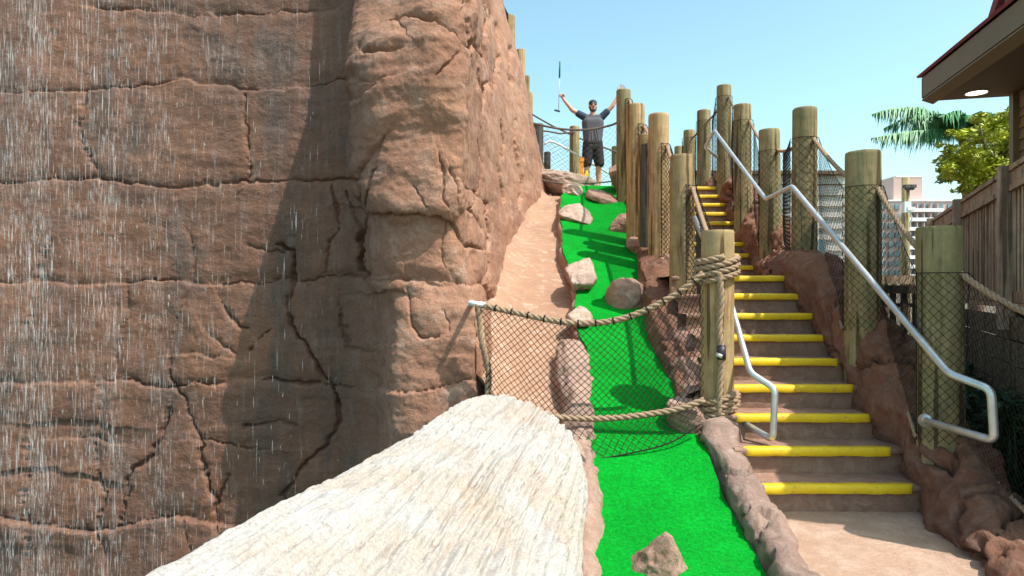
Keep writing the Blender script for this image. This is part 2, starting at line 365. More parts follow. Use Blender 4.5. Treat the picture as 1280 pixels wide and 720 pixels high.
# design coordinates of the surface (wall-plane coordinates in which the cracks were measured)
px = 640+F*B[..., 0]/B[..., 1]; py = 360-F*(B[..., 2]-EYE)/B[..., 1]
wx = fbm(B*2.2, 4, 3)*7+fbm(B*14, 3, 9)*2.2; wy = fbm(B*2.2+50, 4, 5)*5+fbm(B*14+9, 3, 11)*1.8
wf_ = 1-.65*smooth(B[..., 1], 5.9, 6.3)*(B[..., 0] > -1.1); qx = px+wx*wf_; qy = py+wy*wf_
disp = fbm(B*np.array((.8,.8,1.2)), 3, 21)*.036+fbm(B*3.2, 5, 31, .5)*.013
lay = fbm(B*np.array((1.2,1.2,7)), 3, 41)*.010; disp += lay
rid = (.5-np.abs(fbm(B*np.array((1.9,1.9,2.6))+7, 4, 51, .5)))*.022; disp += rid; disp += (.35-np.abs(fbm(B*np.array((5,5,7))+3, 4, 55, .55)))*.009; disp = disp*(1-.45*smooth(B[..., 1], 6.0, 6.8))
# blocks: each course between bed joints has its own face plane
beds = [-200, 20, 112, 226, 268, 350, 480, 552, 655, 800]
crs = [(0,354,2.2,.07),(250,351,0,0),(350,348,0,0),(460,346,0,0),(600,352,0,0)]
def seg_dist(x, y, pl):
    best = np.full(x.shape, 1e9); side = np.zeros(x.shape)
    for (x0, y0), (x1, y1) in zip(pl[:-1], pl[1:]):
        dx, dy = x1-x0, y1-y0; L = dx*dx+dy*dy
        t = np.clip(((x-x0)*dx+(y-y0)*dy)/L, 0, 1); ex = x-(x0+t*dx); ey = y-(y0+t*dy); d = np.sqrt(ex*ex+ey*ey)
        m = d < best; best = np.where(m, d, best); side = np.where(m, np.sign(dx*ey-dy*ex), side)
    return best, side
cracks = [   # polyline, half-width px, depth m, ledge step m (positive: below/right side stands out)
 ([(-60,356),(120,354),(250,352),(350,349),(460,346)], 1.5, .05, .035),
 ([(455,350),(500,352),(560,350),(604,356)], 1.6, .03, .02),
 ([(-60,478),(80,481),(160,478),(300,480),(350,474),(412,484),(480,486)], 1.6, .05, .04),
 ([(480,487),(530,489),(595,480)], 1.3, .03, .02),
 ([(45,531),(90,532),(138,534)], 1.8, .03, -.03), ([(75,552),(110,550),(142,555)], 1.5, .03, .02),
 ([(-40,640),(60,655),(120,662),(175,655),(220,648),(275,655)], 2, .05, .07),
 ([(0,590),(60,585),(130,600)], 1.5, .03, -.03),
 ([(-60,228),(60,222),(200,232),(330,228),(448,222)], 1.6, .05, .03),
 ([(-60,108),(90,112),(230,100),(350,112),(440,100)], 1.6, .05, .04),
 ([(120,10),(260,22),(420,10)], 1.6, .04, .02),
 ([(448,262),(480,266),(522,268),(555,276),(578,294)], 2.4, .075, -.03),
 ([(440,65),(455,40),(480,22),(505,14),(545,24),(575,42),(598,62),(606,80)], 2.4, .07, .03),
 ([(490,18),(500,40),(520,58)], 1.2, .02, 0),
 ([(436,128),(455,104),(470,98)], 2.4, .05, .05), ([(452,66),(470,60),(492,58)], 2.4, .05, .02),
 ([(548,96),(562,82),(580,66)], 1.8, .04, 0),
 ([(603,-30),(611,20),(607,60),(610,100),(604,140)], 4.2, .16, .03), ([(588,-30),(590,20),(598,60),(596,110)], 2, .06, 0),
 ([(612,255),(613,290),(611,330),(609,352),(616,380)], 2.6, .13, 0), ([(598,178),(604,205),(600,240),(592,262),(603,285)], 2.0, .07, .02),
 ([(628,150),(632,180),(626,210),(630,250)], 2.0, .06, 0),([(645,150),(648,190),(655,225),(650,260)], 2.0, .06, 0),
 ([(640,60),(636,90),(642,120)], 2.4, .07, 0),([(622,30),(626,70),(620,110)], 2.4, .08, 0),
 ([(583,232),(600,242),(612,256)], 1.6, .04, .02), ([(577,300),(590,308),(604,312)], 1.6, .04, .02),
 ([(549,196),(556,220),(552,245),(558,262)], 2.2, .05, .02), ([(566,215),(574,240),(572,268)], 2.0, .05, .02),
 ([(476,172),(462,196),(448,214),(452,240),(452,262)], 2.4, .05, .02), ([(553,282),(548,310),(556,335)], 1.6, .03, .01),
 ([(232,300),(241,330),(238,352),(222,400),(216,440),(214,478),(231,500),(240,530),(251,560),(254,600),(268,630),(278,668)], 1.8, .06, .02),
 ([(345,306),(366,312),(361,345),(357,376),(366,410),(384,440),(402,470),(412,484),(417,510),(421,530),(408,560),(372,590),(350,622)], 2.0, .08, .015),
 ([(468,215),(462,260),(448,296),(456,330),(458,350),(468,372)], 3.0, .10, -.02), ([(448,296),(435,270),(428,240)], 1.6, .04, 0),
 ([(206,510),(200,545),(182,572),(163,590),(156,620),(148,650)], 2.2, .05, .02),
 ([(276,372),(292,395),(304,412)], 2.4, .045, .02), ([(256,402),(272,420),(292,442)], 1.4, .03, .015),
 ([(300,532),(330,528),(350,524),(372,534)], 1.8, .05, .03), ([(308,308),(330,313),(352,312)], 1.4, .03, 0),
 ([(308,438),(322,420),(335,410)], 1.8, .04, 0), ([(228,445),(250,442),(274,446)], 1.6, .04, .025),
 ([(245,552),(290,556),(340,560)], 1.3, .03, .02), ([(268,640),(275,610),(284,598)], 2.2, .05, .0),
 ([(60,300),(52,340),(40,380),(34,430),(45,480)], 1.6, .04, .02), ([(120,480),(130,520),(118,560),(130,610),(122,660),(140,720)], 1.4, .035, .02),
 ([(110,112),(100,160),(118,228)], 1.6, .04, .02), ([(300,112),(312,170),(300,228)], 1.6, .04, .02), ([(30,560),(22,610),(34,650),(30,720)], 1.6, .04, .02),
 ([(410,230),(418,290),(410,346)], 1.3, .03, .01), ([(150,350),(158,400),(140,440),(146,478)], 1.3, .03, .015), ([(230,650),(236,690),(245,720)], 1.4, .03, 0),
 ([(506,362),(512,390),(514,412),(528,424),(545,420)], 1.8, .035, .02), ([(546,384),(556,398),(560,412)], 1.5, .03, 0),
 ([(466,366),(484,364),(502,368)], 1.8, .04, -.03), ([(470,430),(476,446),(474,480)], 1.6, .03, .02),
 ([(430,395),(440,430),(456,440),(470,436)], 1.8, .05, .03), ([(500,352),(540,356),(565,352)], 2.6, .03, 0),
 ([(590,400),(596,430),(592,470)], 1.4, .02, 0), ([(515,230),(535,262)], 1.2, .02, 0),
]
for pl, wd, dp, st in cracks:
    pa = np.array(pl); x0, y0 = pa.min(0)-60; x1, y1 = pa.max(0)+60
    msk = (qx > x0) & (qx < x1) & (qy > y0) & (qy < y1)
    if not msk.any(): continue
    d, s = seg_dist(qx[msk], qy[msk], pl)
    nz_ = noise(B[msk]*4.2, 77); wv = np.maximum(wd*(.8+.7*nz_), .4); dp = dp*np.clip(.75+.9*noise(B[msk]*2.1, 78), .12, 1.3)
    disp[msk] += -dp*1.25*np.exp(-(d/(wv*.85))**2)-.010*np.exp(-(d/7)**2)
    if st: disp[msk] += st*.5*s*np.exp(-d/22)*smooth(d, 0, 2)
disp *= smooth(zz, -2.6, -2.3)[None]*.4+.6
# lowered amplitude at the far end of the mesh
CL = B-nr*disp[..., None]*-1 if False else B+nr*disp[..., None]*np.sign((nr[300:301, 300:301]*np.array((0,-1,0))).sum())
o = MB().grid(CL).build('cliff', M['cliff'])
tag(o, 'tall brown faux sandstone cliff with cracked courses behind the falling water', 'cliff', kind='structure')
# body behind the cliff face, so that it is a mass seen from the side too
back = MB(); ring = [(-8.2,6.9),(-8.2,15),(-.8,15)]
top = [tuple(CL[i, -1]) for i in range(0, NU, 20)]+[tuple(CL[-1, -1])]
tv = top+[(-.9,15.5,8.3),(-8.3,15.5,8.3)]; back.add(tv, [tuple(range(len(tv)))])
o = back.build('cliff_top', M['cliff'], shade=False); tag(o, kind='structure')

# falling water: thin drops and streaks in front of the wet wall
wmat, nt, b = new_mat('falling_water'); b.inputs['Base Color'].default_value = (.92,.92,.93,1); b.inputs['Roughness'].default_value = .15
nt.links.new(ramp(nt, tex(nt, coords(nt, scale=(1,1,.3)), 9, 4, .7), [(.38, (.03,.03,.03)), (.55, (.10,.10,.10)), (.74, (.34,.34,.34))]), b.inputs['Alpha'])
W = MB(); vs = []; fs = []; rng = np.random.RandomState(3)
strands = rng.uniform(-110, 445, 46); sw = rng.uniform(.3, 1, 46)*np.clip((460-strands)/420, .04, 1)**1.6
sw /= sw.sum()
n = 12500; k = 0
for i in range(n):
    if rng.rand() < .62: p = strands[rng.choice(46, p=sw)]+rng.normal(0, 9)
    else: p = -110+550*rng.beta(.9, 3.0)
    Yw = rng.uniform(5.62, 6.05); x = (p-640)*Yw/F
    if p > 440: continue
    z = rng.uniform(-1.4, 4.6); L = rng.uniform(.04, .26)*rng.uniform(.4, 1)*(1+1.2*(rng.rand() < .12)); r = rng.uniform(.0010, .0040)*(1 if rng.rand() < .93 else 2.2)
    vs += [(x, Yw, z+L/2), (x-r, Yw-r, z), (x+r, Yw-r, z), (x, Yw+r, z), (x, Yw, z-L/2)]
    fs += [(k, k+1, k+2), (k, k+2, k+3), (k, k+3, k+1), (k+4, k+2, k+1), (k+4, k+3, k+2), (k+4, k+1, k+3)]; k += 5
W.add(vs, fs); o = W.build('waterfall', wmat); tag(o, 'thin curtain of white falling water streaks and drops in front of the cliff', 'waterfall', kind='stuff')

# ------------------------------------------------------------------ lane: turf, flume, curbs
LT = np.array([(2.0,741,1010),(3.33,741,947),(3.8,741,922),(4.2,740,896),(4.6,740,879),(5,738,868),(5.5,736,858),(6,733,850),(6.5,722,842),(7,719,832),(7.5,716,824),(8,713,818),(8.5,707,812),(9,703,808),(9.5,700,804),(10,701,800),(10.5,702,796),(11,703,791),(11.5,706,787),(12,716,783),(12.5,712,790),(13.8,700,800)])
def edge(Yv, side): 
    q = np.interp(Yv, LT[:, 0], LT[:, side]); return (q-640)*Yv/F
Yl = np.concatenate([np.arange(1.0, 12, .04), np.arange(12, 14.6, .1)]); s_ = np.linspace(0, 1, 26)
XL = edge(Yl, 1); XR = edge(Yl, 2)
XL = XL+.03*fbm(np.stack([Yl*2.3, Yl*0, Yl*0], -1), 4, 6); 
GXX = XL[:, None]*(1-s_)+(XR+.05)[:, None]*s_; GYY = np.repeat(Yl[:, None], 26, 1); GZZ = np.repeat(zlane(Yl)[:, None], 26, 1)
GZZ = GZZ+noise(np.stack([GXX*1.5, GYY*1.5, GYY*0], -1), 4)*.008
G = np.stack([GXX, GYY, GZZ], -1)
t = MB().grid(G, flip=True); skirt = G[:, 0].copy(); sk2 = skirt.copy(); sk2[:, 2] -= .03; t.grid(np.stack([skirt, sk2], 1), flip=False)
o = t.build('putting_green', M['turf']); tag(o, 'bright green artificial turf mini golf lane climbing the slope', 'golf lane')
# bed of rock under the lane edge (side face seen over the flume)
def wob(Yv, k, a): return a*np.array([noise(np.array([y*3.1, k, 0.]), 8) for y in Yv])
bed = MB(); Yb = np.arange(4.6, 12.9, .035); xb = edge(Yb, 1); pr = []
for j, (ox, oz) in enumerate([(.30,-.02),(.02,-.022),(-.015,-.03),(-.035,-.08),(-.03,-.2),(-.02,-.5)]):
    p = np.stack([xb+.03*fbm(np.stack([Yb*2.3, Yb*0, Yb*0], -1), 4, 6)+ox, Yb, zlane(Yb)+oz], -1)
    if j in (2,3,4): p[:, 0] += fbm(p*6, 3, 61)*.03
    pr.append(p)
o = bed.grid(np.stack(pr, 1)).build('lane_edge', M['rock']); tag(o, kind='structure')
# flume: smooth tan channel beside the cliff, lower than the lane
Yf = np.arange(4.75, 13, .05); sf = np.linspace(0, 1, 30); xl = np.interp(Yf, [4.75,5.35,5.55,6.1,8,10,12,13], [-.1,-.24,-.42,-.45,-.35,-.05,.4,.6]); xr = edge(Yf, 1)+.02
Gx = xl[:, None]*(1-sf)+xr[:, None]*sf; Gy = np.repeat(Yf[:, None], 30, 1)
Gz = zlane(Gy)-.20+.34*np.clip(1-sf*2.2, 0, 1)[None]**2
Gq = np.stack([Gx, Gy, Gz], -1); Gq[..., 2] += fbm(Gq*2.5, 4, 71)*.022
o = MB().grid(Gq, flip=True).build('flume', M['flume']); tag(o, 'smooth tan cement channel with white scuffs between the cliff and the green lane', 'flume')

def ribbon(path, prof, seed, amp=.03, step=.03, fr=5):
    """path: list (x,y,z) ; prof: list (offset right, height) -> displaced rocky ribbon grid"""
    path = np.array(path, float); d = np.r_[0, np.cumsum(np.linalg.norm(np.diff(path, axis=0), axis=1))]
    s = np.arange(0, d[-1]+step, step); q = np.stack([np.interp(s, d, path[:, k]) for k in range(3)], -1)
    kk = np.ones(9)/9; q[:, 0] = np.convolve(np.pad(q[:, 0], 4, 'edge'), kk, 'valid'); q[:, 1] = np.convolve(np.pad(q[:, 1], 4, 'edge'), kk, 'valid'); q[:, 2] = np.convolve(np.pad(q[:, 2], 4, 'edge'), kk, 'valid')
    t = np.gradient(q, axis=0); t[:, 2] = 0; t /= np.linalg.norm(t, axis=1)[:, None]; side = np.stack([t[:, 1], -t[:, 0], t[:, 0]*0], -1)
    pf = np.array(prof, float); dd = np.r_[0, np.cumsum(np.linalg.norm(np.diff(pf, axis=0), axis=1))]; uu = np.linspace(0, dd[-1], max(14, int(dd[-1]/.025)))
    pf = np.stack([np.interp(uu, dd, pf[:, k]) for k in range(2)], -1)
    G = q[:, None]+side[:, None]*pf[None, :, :1]+np.array((0, 0, 1.))*pf[None, :, 1:]
    a = np.gradient(G, axis=0); b_ = np.gradient(G, axis=1); nn = np.cross(b_, a); nn /= np.linalg.norm(nn, axis=-1)[..., None]+1e-9
    # plates: stepped cellular offsets make it read as broken rock
    cell = fbm(G*fr*.45, 2, seed+5); plate = np.round(cell*3.2)/3.2
    dsp = amp*(1.0*plate+.6*fbm(G*fr, 5, seed, .6)+1.0*(.4-np.abs(fbm(G*fr*.6+3, 4, seed+9)))-1.9*np.exp(-(fbm(G*fr*.38+8, 4, seed+3)/.045)**2))
    dsp *= np.clip(np.minimum(np.arange(len(uu)), len(uu)-1-np.arange(len(uu)))/2., .3, 1)[None]
    return G-nn*dsp[..., None]*-1
# right curb of the lane: one long rocky ribbon from the camera up beside the posts
def up(pxl, Yv, dz=0): return ((pxl-640)*Yv/F, Yv, float(zlane(Yv))+dz)
cp = [(1.66,2.0,0),up(965,3.2),up(955,3.5),up(935,3.8),up(912,4.2),up(894,4.6),up(884,4.85)]
G = ribbon(cp, [(-.03,-.06),(-.02,.07),(.03,.12),(.12,.13),(.19,.09),(.23,-.15)], 101, .035)
o = MB().grid(G).build('rock_curb', M['curb']); tag(o, 'grey brown rock curb curving between the lower green and the stair landing', 'curb')
cp2 = [up(852,5.05,-.02),up(846,5.5,-.02),up(842,6.0,0),up(836,6.5,0),up(824,7.2,0)]
G = ribbon(cp2, [(-.02,-.06),(-.01,.12),(.05,.20),(.18,.24),(.30,.16),(.38,-.05),(.42,-.5)], 131, .045)
o = MB().grid(G).build('rock_curb', M['rock']); tag(o, 'brown rock curb behind the rope net beside the middle of the green lane', 'curb')
cp3 = [up(818,7.5,-.02),up(812,8.3,0),up(805,9.2,0),up(800,10,0),up(792,10.8,0),up(786,11.6,0),up(784,12.4,0)]
G = ribbon(cp3, [(-.02,-.06),(-.01,.10),(.05,.2),(.2,.26),(.4,.2),(.6,.0),(.7,-.8)], 151, .06)
o = MB().grid(G).build('rock_curb', M['rock']); tag(o, 'broken brown rock curb beside the top of the green lane below the tall posts', 'curb')
# left curb of the lower lane
cl = [(float(edge(y, 1))-(.0 if y < 5.6 else .03), y, float(zlane(y))-(.0 if y<5.2 else .03)) for y in (2.2,2.8,3.4,3.8,4.2,4.6,5.0,5.5,6.0,6.3)]
G = ribbon(cl, [(-.30,-.5),(-.24,-.02),(-.15,.05),(-.05,.07),(.02,.045),(.045,.0),(.05,-.08)], 171, .03)
o = MB().grid(G).build('rock_curb', M['left_curb']); tag(o, 'pale pink rock curb between the bleached log and the green lane', 'curb')

# rocks
def rock(name, label, c, size, seed, mat, rz=0, tilt=(0,0), npl=11, sub=5, group='rocks set into the green lane', sharp=.92, cat='rock', peak=0):
    rs = np.random.RandomState(seed); bm = bmesh.new(); bmesh.ops.create_icosphere(bm, subdivisions=sub, radius=1)
    V = np.array([v.co[:] for v in bm.verts]); fs_ = [tuple(v.index for v in f.verts) for f in bm.faces]; bm.free()
    nrm = rs.normal(size=(npl, 3)); nrm /= np.linalg.norm(nrm, axis=1)[:, None]; nrm[0] = (0,0,1); hh = rs.uniform(.62, 1, npl)
    if peak:
        az = np.array([.3,1.5,2.6,3.6,4.6,5.5]); cz = np.array([.5,.42,.55,.62,.38,.5]); cr = np.sqrt(1-cz**2); nrm[1:7] = np.stack([np.cos(az)*cr, np.sin(az)*cr, cz], -1); hh[1:7] = (.70,.72,.68,.66,.74,.7); hh[0] = 1.12
    dt = V@nrm.T; rr = np.where(dt > .05, hh[None]/np.maximum(dt, .05), 9).min(1); rr = np.minimum(rr, 1.45)
    V2 = V*((1-sharp)+sharp*rr)[:, None]; V2 += V*(fbm(V*2.6+seed, 6, seed, .6)*.055)[:, None]
    V2 = V2*np.array(size)
    m = np.array(Matrix.Rotation(rz,3,'Z')@Matrix.Rotation(tilt[0],3,'X')@Matrix.Rotation(tilt[1],3,'Y')); V2 = V2@m.T
    o = MB().add(V2, fs_).build(name, mat); o.location = c
    tag(o, label, cat, group); return o
SL = -math.atan(.425)*-1
def lrock(label, px_, py_, Yv, sx, sy, sz, seed, mat, rz=0, dz=0, **k):
    p = P(px_, py_, Yv); zl = float(zlane(Yv)); rock('rock', label, (p[0], Yv, zl+dz), (sx, sy, sz), seed, mat, rz, tilt=(SL, 0), **k)
lrock('flat pale rock at the left edge of the green near the top', 716, 270, 10.15, .22, .42, .16, 11, M['rock_pale'])
lrock('small flat rock at the left edge just below the man', 716, 241, 11.6, .25, .30, .13, 12, M['rock_pale'], rz=.3)
lrock('small brown rock in the middle of the green below the man', 753, 247, 11.15, .21, .26, .15, 13, M['rock'])
lrock('pointed brown rock jutting from the right curb of the upper green', 784, 286, 9.5, .30, .24, .20, 14, M['rock'], rz=-.25, dz=.05)
lrock('brown rock on the right curb below the pointed one', 806, 313, 8.6, .22, .22, .17, 15, M['rock'], rz=-.2, dz=.04)
lrock('tall whitish angular rock on the left edge in the middle of the green', 729, 352, 7.65, .17, .44, .22, 16, M['rock_pale'], rz=-.35, dz=.04)
lrock('rounded brown boulder standing in the middle of the green', 783, 378, 7.15, .235, .25, .22, 17, M['rock'], dz=.04, sharp=.55)
lrock('low pinkish rock under the net rope at the left edge of the green', 728, 398, 6.75, .13, .22, .12, 18, M['rock_pale'])
lrock('square grey brown boulder at the foot of the rope wrapped post', 862, 540, 4.98, .20, .17, .16, 19, M['rock'], rz=.2, dz=.03, sharp=.6)
lrock('pointed pyramid shaped rock on the green at the bottom of the photo', 825, 712, 3.42, .165, .15, .19, 28, M['rock'], rz=.2, dz=.0, npl=7, sharp=1.0, peak=1)
rock('rock', 'small white stone between the left curb and the net bottom', (.40,4.62,.33), (.14,.2,.10), 23, M['rock_pale'])
rock('boulder', 'wide flat boulder by the dark posts left of the man', (.95,12.5,3.55), (.55,.4,.28), 31, M['rock_pale'], rz=.1, tilt=(0,.28), group='boulders around the top of the hill')
rock('boulder', 'brown boulder beside the foot of the tall post right of the man', (1.98,11.6,3.5), (.22,.3,.32), 32, M['rock'], group='boulders around the top of the hill')

# log
ax0 = np.array((-.80,.35,.66)); axp = np.array([(-.76,-.6,.36),(-.68,.3,.355),(-.48,1.8,.280),(-.25,3.2,.235),(-.06,4.3,.235),(-.03,4.5,.22),(-.01,4.7,.20),(0,4.80,.18)]); rad = 0
tt = np.r_[0, np.cumsum(np.linalg.norm(np.diff(axp, axis=0), axis=1))]; NA, NB = 720, 620
ss = np.linspace(0, tt[-1], NA); ap = np.stack([np.interp(ss, tt, axp[:, k]) for k in range(3)], -1)
k9 = np.ones(41)/41
for k in range(3): ap[:, k] = np.convolve(np.pad(ap[:, k], 20, 'reflect', reflect_type='odd'), k9, 'valid')
rd = np.interp(ss, [0, tt[-1]], [.63,.515])*np.sqrt(np.maximum(1-np.clip((ss-(tt[-1]-.5))/.5, 0, 1)**2.2, 0))+.001
tg = np.gradient(ap, axis=0); tg /= np.linalg.norm(tg, axis=1)[:, None]; sd_ = np.cross(tg, (0,0,1.)); sd_ /= np.linalg.norm(sd_, axis=1)[:, None]; up_ = np.cross(sd_, tg)
th = np.linspace(-.45, math.pi+.45, NB)
ca, sa = np.cos(th), np.sin(th)
S2, T2 = np.meshgrid(ss, th, indexing='ij')
tw = T2+.03*np.sin(S2*1.3)+.045*fbm(np.stack([S2*1.1, T2*2, T2*0], -1), 3, 5)
gr = np.stack([tw*15, S2*.55, T2*0], -1); g1 = fbm(gr, 3, 13, .45); g2 = fbm(np.stack([tw*38, S2*1.5, T2*0+4], -1), 4, 15)
g1 = np.sin(tw*46+2.2*g1+1.2*fbm(np.stack([tw*3, S2*1.2, T2*0+2], -1), 2, 14))
groove = .008*g1-.015*smooth(-g1, .80, 1.0)*smooth(fbm(np.stack([tw*12, S2*2.5, T2*0+6], -1), 2, 24), -.5, .3)+.006*g2-.009*np.exp(-(g2/.07)**2)+.006*fbm(np.stack([tw*34, S2*14, T2*0], -1), 3, 19)
groove += .03*fbm(np.stack([tw*1.5, S2*.9, T2*0+9], -1), 2, 17)
fade = np.clip(rd/.25, 0, 1)[:, None]
rr = rd[:, None]*(1+.03*np.sin(T2*3+1))+groove*fade
LG = ap[:, None]+sd_[:, None]*(ca[None, :, None]*rr[..., None])+up_[:, None]*(sa[None, :, None]*rr[..., None])
o = MB().grid(LG).build('fallen_log', M['log']); tag(o, 'huge sun bleached log with deep bark grooves in the foreground', 'log')

# ------------------------------------------------------------------ stairs
RIS, TR = .18, .278
st = empty('staircase', (2.2, 4.29, 0), 'reddish concrete staircase with yellow painted nosings climbing beside the green lane', 'staircase')
def step_y(i): return 4.29+TR*(i-1) if i <= 9 else 8.75+.286*(i-10)
for i in range(1, 19):
    y0 = step_y(i); z = RIS*i
    if i <= 9: x0 = 1.58 if i < 4 else 1.62; x1 = 2.86+.012*i
    else: x0 = 2.15; x1 = 3.50+.025*(i-10)
    yb = y0+TR+.12 if i not in (9, 18) else (9.1 if i == 9 else 14.5)
    if i == 9: x1 = 3.6
    m = MB(); nx = 60
    xx = np.linspace(x0, x1, nx); prof = [(0.0, -RIS-.06), (0, -.07), (.004, -.045), (-.022, -.04), (-.026, -.012), (-.012, 0), (.03, 0), (.2, -.002), (yb-y0, 0)]
    pf = np.array(prof); fine = [pf[0]]
    for a_, b_ in zip(pf[:-1], pf[1:]):
        for k in range(1, 4): fine.append(a_+(b_-a_)*k/3)
    pf = np.array(fine); G = np.stack([np.repeat(xx[:, None], len(pf), 1), y0+np.repeat(pf[None, :, 0], nx, 0), z+np.repeat(pf[None, :, 1], nx, 0)], -1)
    wv = fbm(G*4, 3, 200+i); G[..., 1] += wv*.006; G[..., 2] += fbm(G*3+5, 3, 230+i)*.003
    m.grid(G); s = m.build('step', M['riser'], st, loc=None); s.parent = st; s.location = -Vector(st.location)
    # nosing strip
    if i <= 9:
        n0 = {1:943,2:929,3:917}.get(i, 900); n1 = {1:1141,2:1114,3:1089,4:1067,5:1048,6:1031,7:1022,8:1007,9:986}[i]
        a0 = (n0-640)*y0/F; a1 = (n1-640)*y0/F
    else: a0, a1 = x0+.1, x1-.16
    xx = np.linspace(a0, a1, 40); pf = np.array([(-.030,-.052),(-.0345,-.04),(-.034,-.010),(-.024,.004),(-.012,.0065),(.028,.0065),(.032,-.002)])
    G = np.stack([np.repeat(xx[:, None], 7, 1), y0+np.repeat(pf[None, :, 0], 40, 0), z+np.repeat(pf[None, :, 1], 40, 0)], -1)
    G[..., 1] += fbm(G*4, 3, 200+i)*.006; G[..., 2] += fbm(G*14, 2, 260+i)*.003
    G[0, :, 1] = y0; G[-1, :, 1] = y0
    s2 = MB().grid(G).build('nosing', M['yellow'], s)
# landing floor at the bottom
Xp, Yp = np.meshgrid(np.linspace(0, 1, 120), np.linspace(.6, 4.34, 150), indexing='ij'); xq = edge(Yp, 2)+.12; Xp = xq+(3.6-xq)*Xp
Zp = .003+.006*fbm(np.stack([Xp*2.2, Yp*2.2, Xp*0], -1), 4, 81)
o = MB().grid(np.stack([Xp, Yp, Zp], -1), flip=True).build('pavement', M['concrete']); tag(o, kind='structure')
# side slabs under the stair between lane and steps: rocky infill
cpm = [(1.56,4.75,.30),(1.60,5.3,.62),(1.62,6.0,1.05),(1.64,6.8,1.45),(1.75,7.6,1.75),(1.95,8.6,2.1),(2.1,9.6,2.6),(2.25,10.8,3.2),(2.3,12.0,3.35)]
G = ribbon(cpm, [(-.30,-.5),(-.22,.02),(-.05,.06),(.05,.06),(.10,.02),(.12,-.6)], 191, .03)
o = MB().grid(G).build('rock_infill', M['kerb']); tag(o, 'low brown rock kerb between the green lane posts and the stairs', 'kerb')
# right-hand kerb: tall red-brown boulder wall
kp = [(2.25,1.6,.06),(2.52,3.0,.10),(2.60,3.5,.16),(2.76,3.95,.28),(2.86,4.3,.54),(2.89,4.8,.90),(2.90,5.3,1.24),(2.90,5.9,1.60),(2.90,6.4,1.80),(2.93,6.9,1.90)]
G = ribbon(kp, [(-.16,-.75),(-.13,-.30),(-.10,-.08),(-.02,.0),(.12,.03),(.26,.0),(.34,-.2),(.36,-2.0)], 301, .055, fr=4)
o = MB().grid(G).build('rock_kerb', M['kerb']); tag(o, 'red brown rock kerb along the right side of the lower stairs', 'kerb')
kp = [(2.98,6.75,1.78),(3.22,7.4,1.93),(3.46,8.2,2.08),(3.55,8.9,2.36),(3.63,9.6,2.74),(3.70,10.4,3.22),(3.76,11.2,3.5),(3.8,12.4,3.6)]
G = ribbon(kp, [(-.20,-1.2),(-.24,-.40),(-.16,-.08),(-.02,.03),(.14,.05),(.26,.0),(.34,-.25),(.38,-2.5)], 321, .085, fr=3.4)
o = MB().grid(G).build('rock_kerb', M['kerb']); tag(o, 'red brown boulder kerb along the right side of the upper stairs', 'kerb')

# ------------------------------------------------------------------ posts
def post(name, label, x, y, z0, z1, r, mat, seed, group, topmat=None, dark=False):
    e = empty(name, (x, y, z0), label, 'post', group); rs = np.random.RandomState(seed)
    n = 36; hs_ = np.r_[0, np.linspace(.1, z1-z0-.03, 24), z1-z0-.012, z1-z0-.003]; lean = rs.normal(0, .0045, 2)
    th = np.arange(n)*2*math.pi/n; V = []
    for k, h in enumerate(hs_):
        rr = r*(1.03-.05*h/(z1-z0)); 
        if k == len(hs_)-2: rr *= .985
        if k == len(hs_)-1: rr *= .945
        p = np.stack([np.cos(th), np.sin(th), th*0+h*.35+seed], -1); rv = rr*(1+.025*fbm(p*1.6, 3, seed))
        sp = noise(np.stack([np.cos(th)*7, np.sin(th)*7, th*0+seed], -1), seed+1); rv = rv-np.where(sp > .62, .006, 0)   # drying checks
        V.append(np.stack([rv*np.cos(th)+lean[0]*h, rv*np.sin(th)+lean[1]*h, th*0+h], -1))
    G = np.stack(V, 0); m = MB(); a = len(hs_)
    m.add(G.reshape(-1, 3), [(i*n+j, i*n+(j+1)%n, (i+1)*n+(j+1)%n, (i+1)*n+j) for i in range(a-1) for j in range(n)])
    m.build('shaft', mat, e)
    t = MB(); t.add(np.r_[G[-1], [[lean[0]*hs_[-1], lean[1]*hs_[-1], hs_[-1]+.003]]], [(j, (j+1)%n, n) for j in range(n)]); t.build('cut_end', topmat or M['post_top'], e)
    return e
gR = 'posts of the net fence along the right side of the stairs'; gL = 'posts of the net fence between the green and the stairs'; gB = 'posts at the top of the hill'; gC = 'posts standing on top of the cliff'
def dz(py, Y): return EYE+(360-py)*Y/F
# x, y, r, z0, ztop, hole z, bottom z, label
RP = [(3.02,3.42,.13,-.1,1.66,1.28,.22,None),
 (1176,4.3,.138,.2,dz(283,4.3),1.60,.55,'thick greenish post nearest the camera beside the handrail end at the right'),
 (1078,5.3,.136,.6,dz(190,5.3),2.33,1.22,'second post from the right, net wrapped, beside the long handrail'),
 (1005,6.8,.125,1.2,dz(136,6.8),3.08,1.82,'tall post where the handrail bends at the middle of the stairs'),
 (963,8.6,.137,1.6,dz(162,8.6),dz(190,8.6),2.12,'short post just left of the handrail bend'),
 (929,9.6,.13,2.0,dz(131,9.6),dz(152,9.6),2.72,'post between the handrail bend and the tallest post of the row'),
 (905,11.0,.122,2.8,dz(107,11.0),dz(122,11),3.35,'tallest post at the head of the stairs behind the rail end'),
 (880,12.2,.128,3.2,dz(138,12.2),dz(152,12.2),3.5,'post left of the tallest post at the head of the stairs'),
 (861,13.3,.12,3.2,dz(163,13.3),dz(173,13.3),3.5,'smaller far post third from the left in the row above the stairs'),
 (849,14.5,.11,3.2,dz(183,14.5),4.5,3.5,'tiny farthest post seen just right of the front wooden posts')]
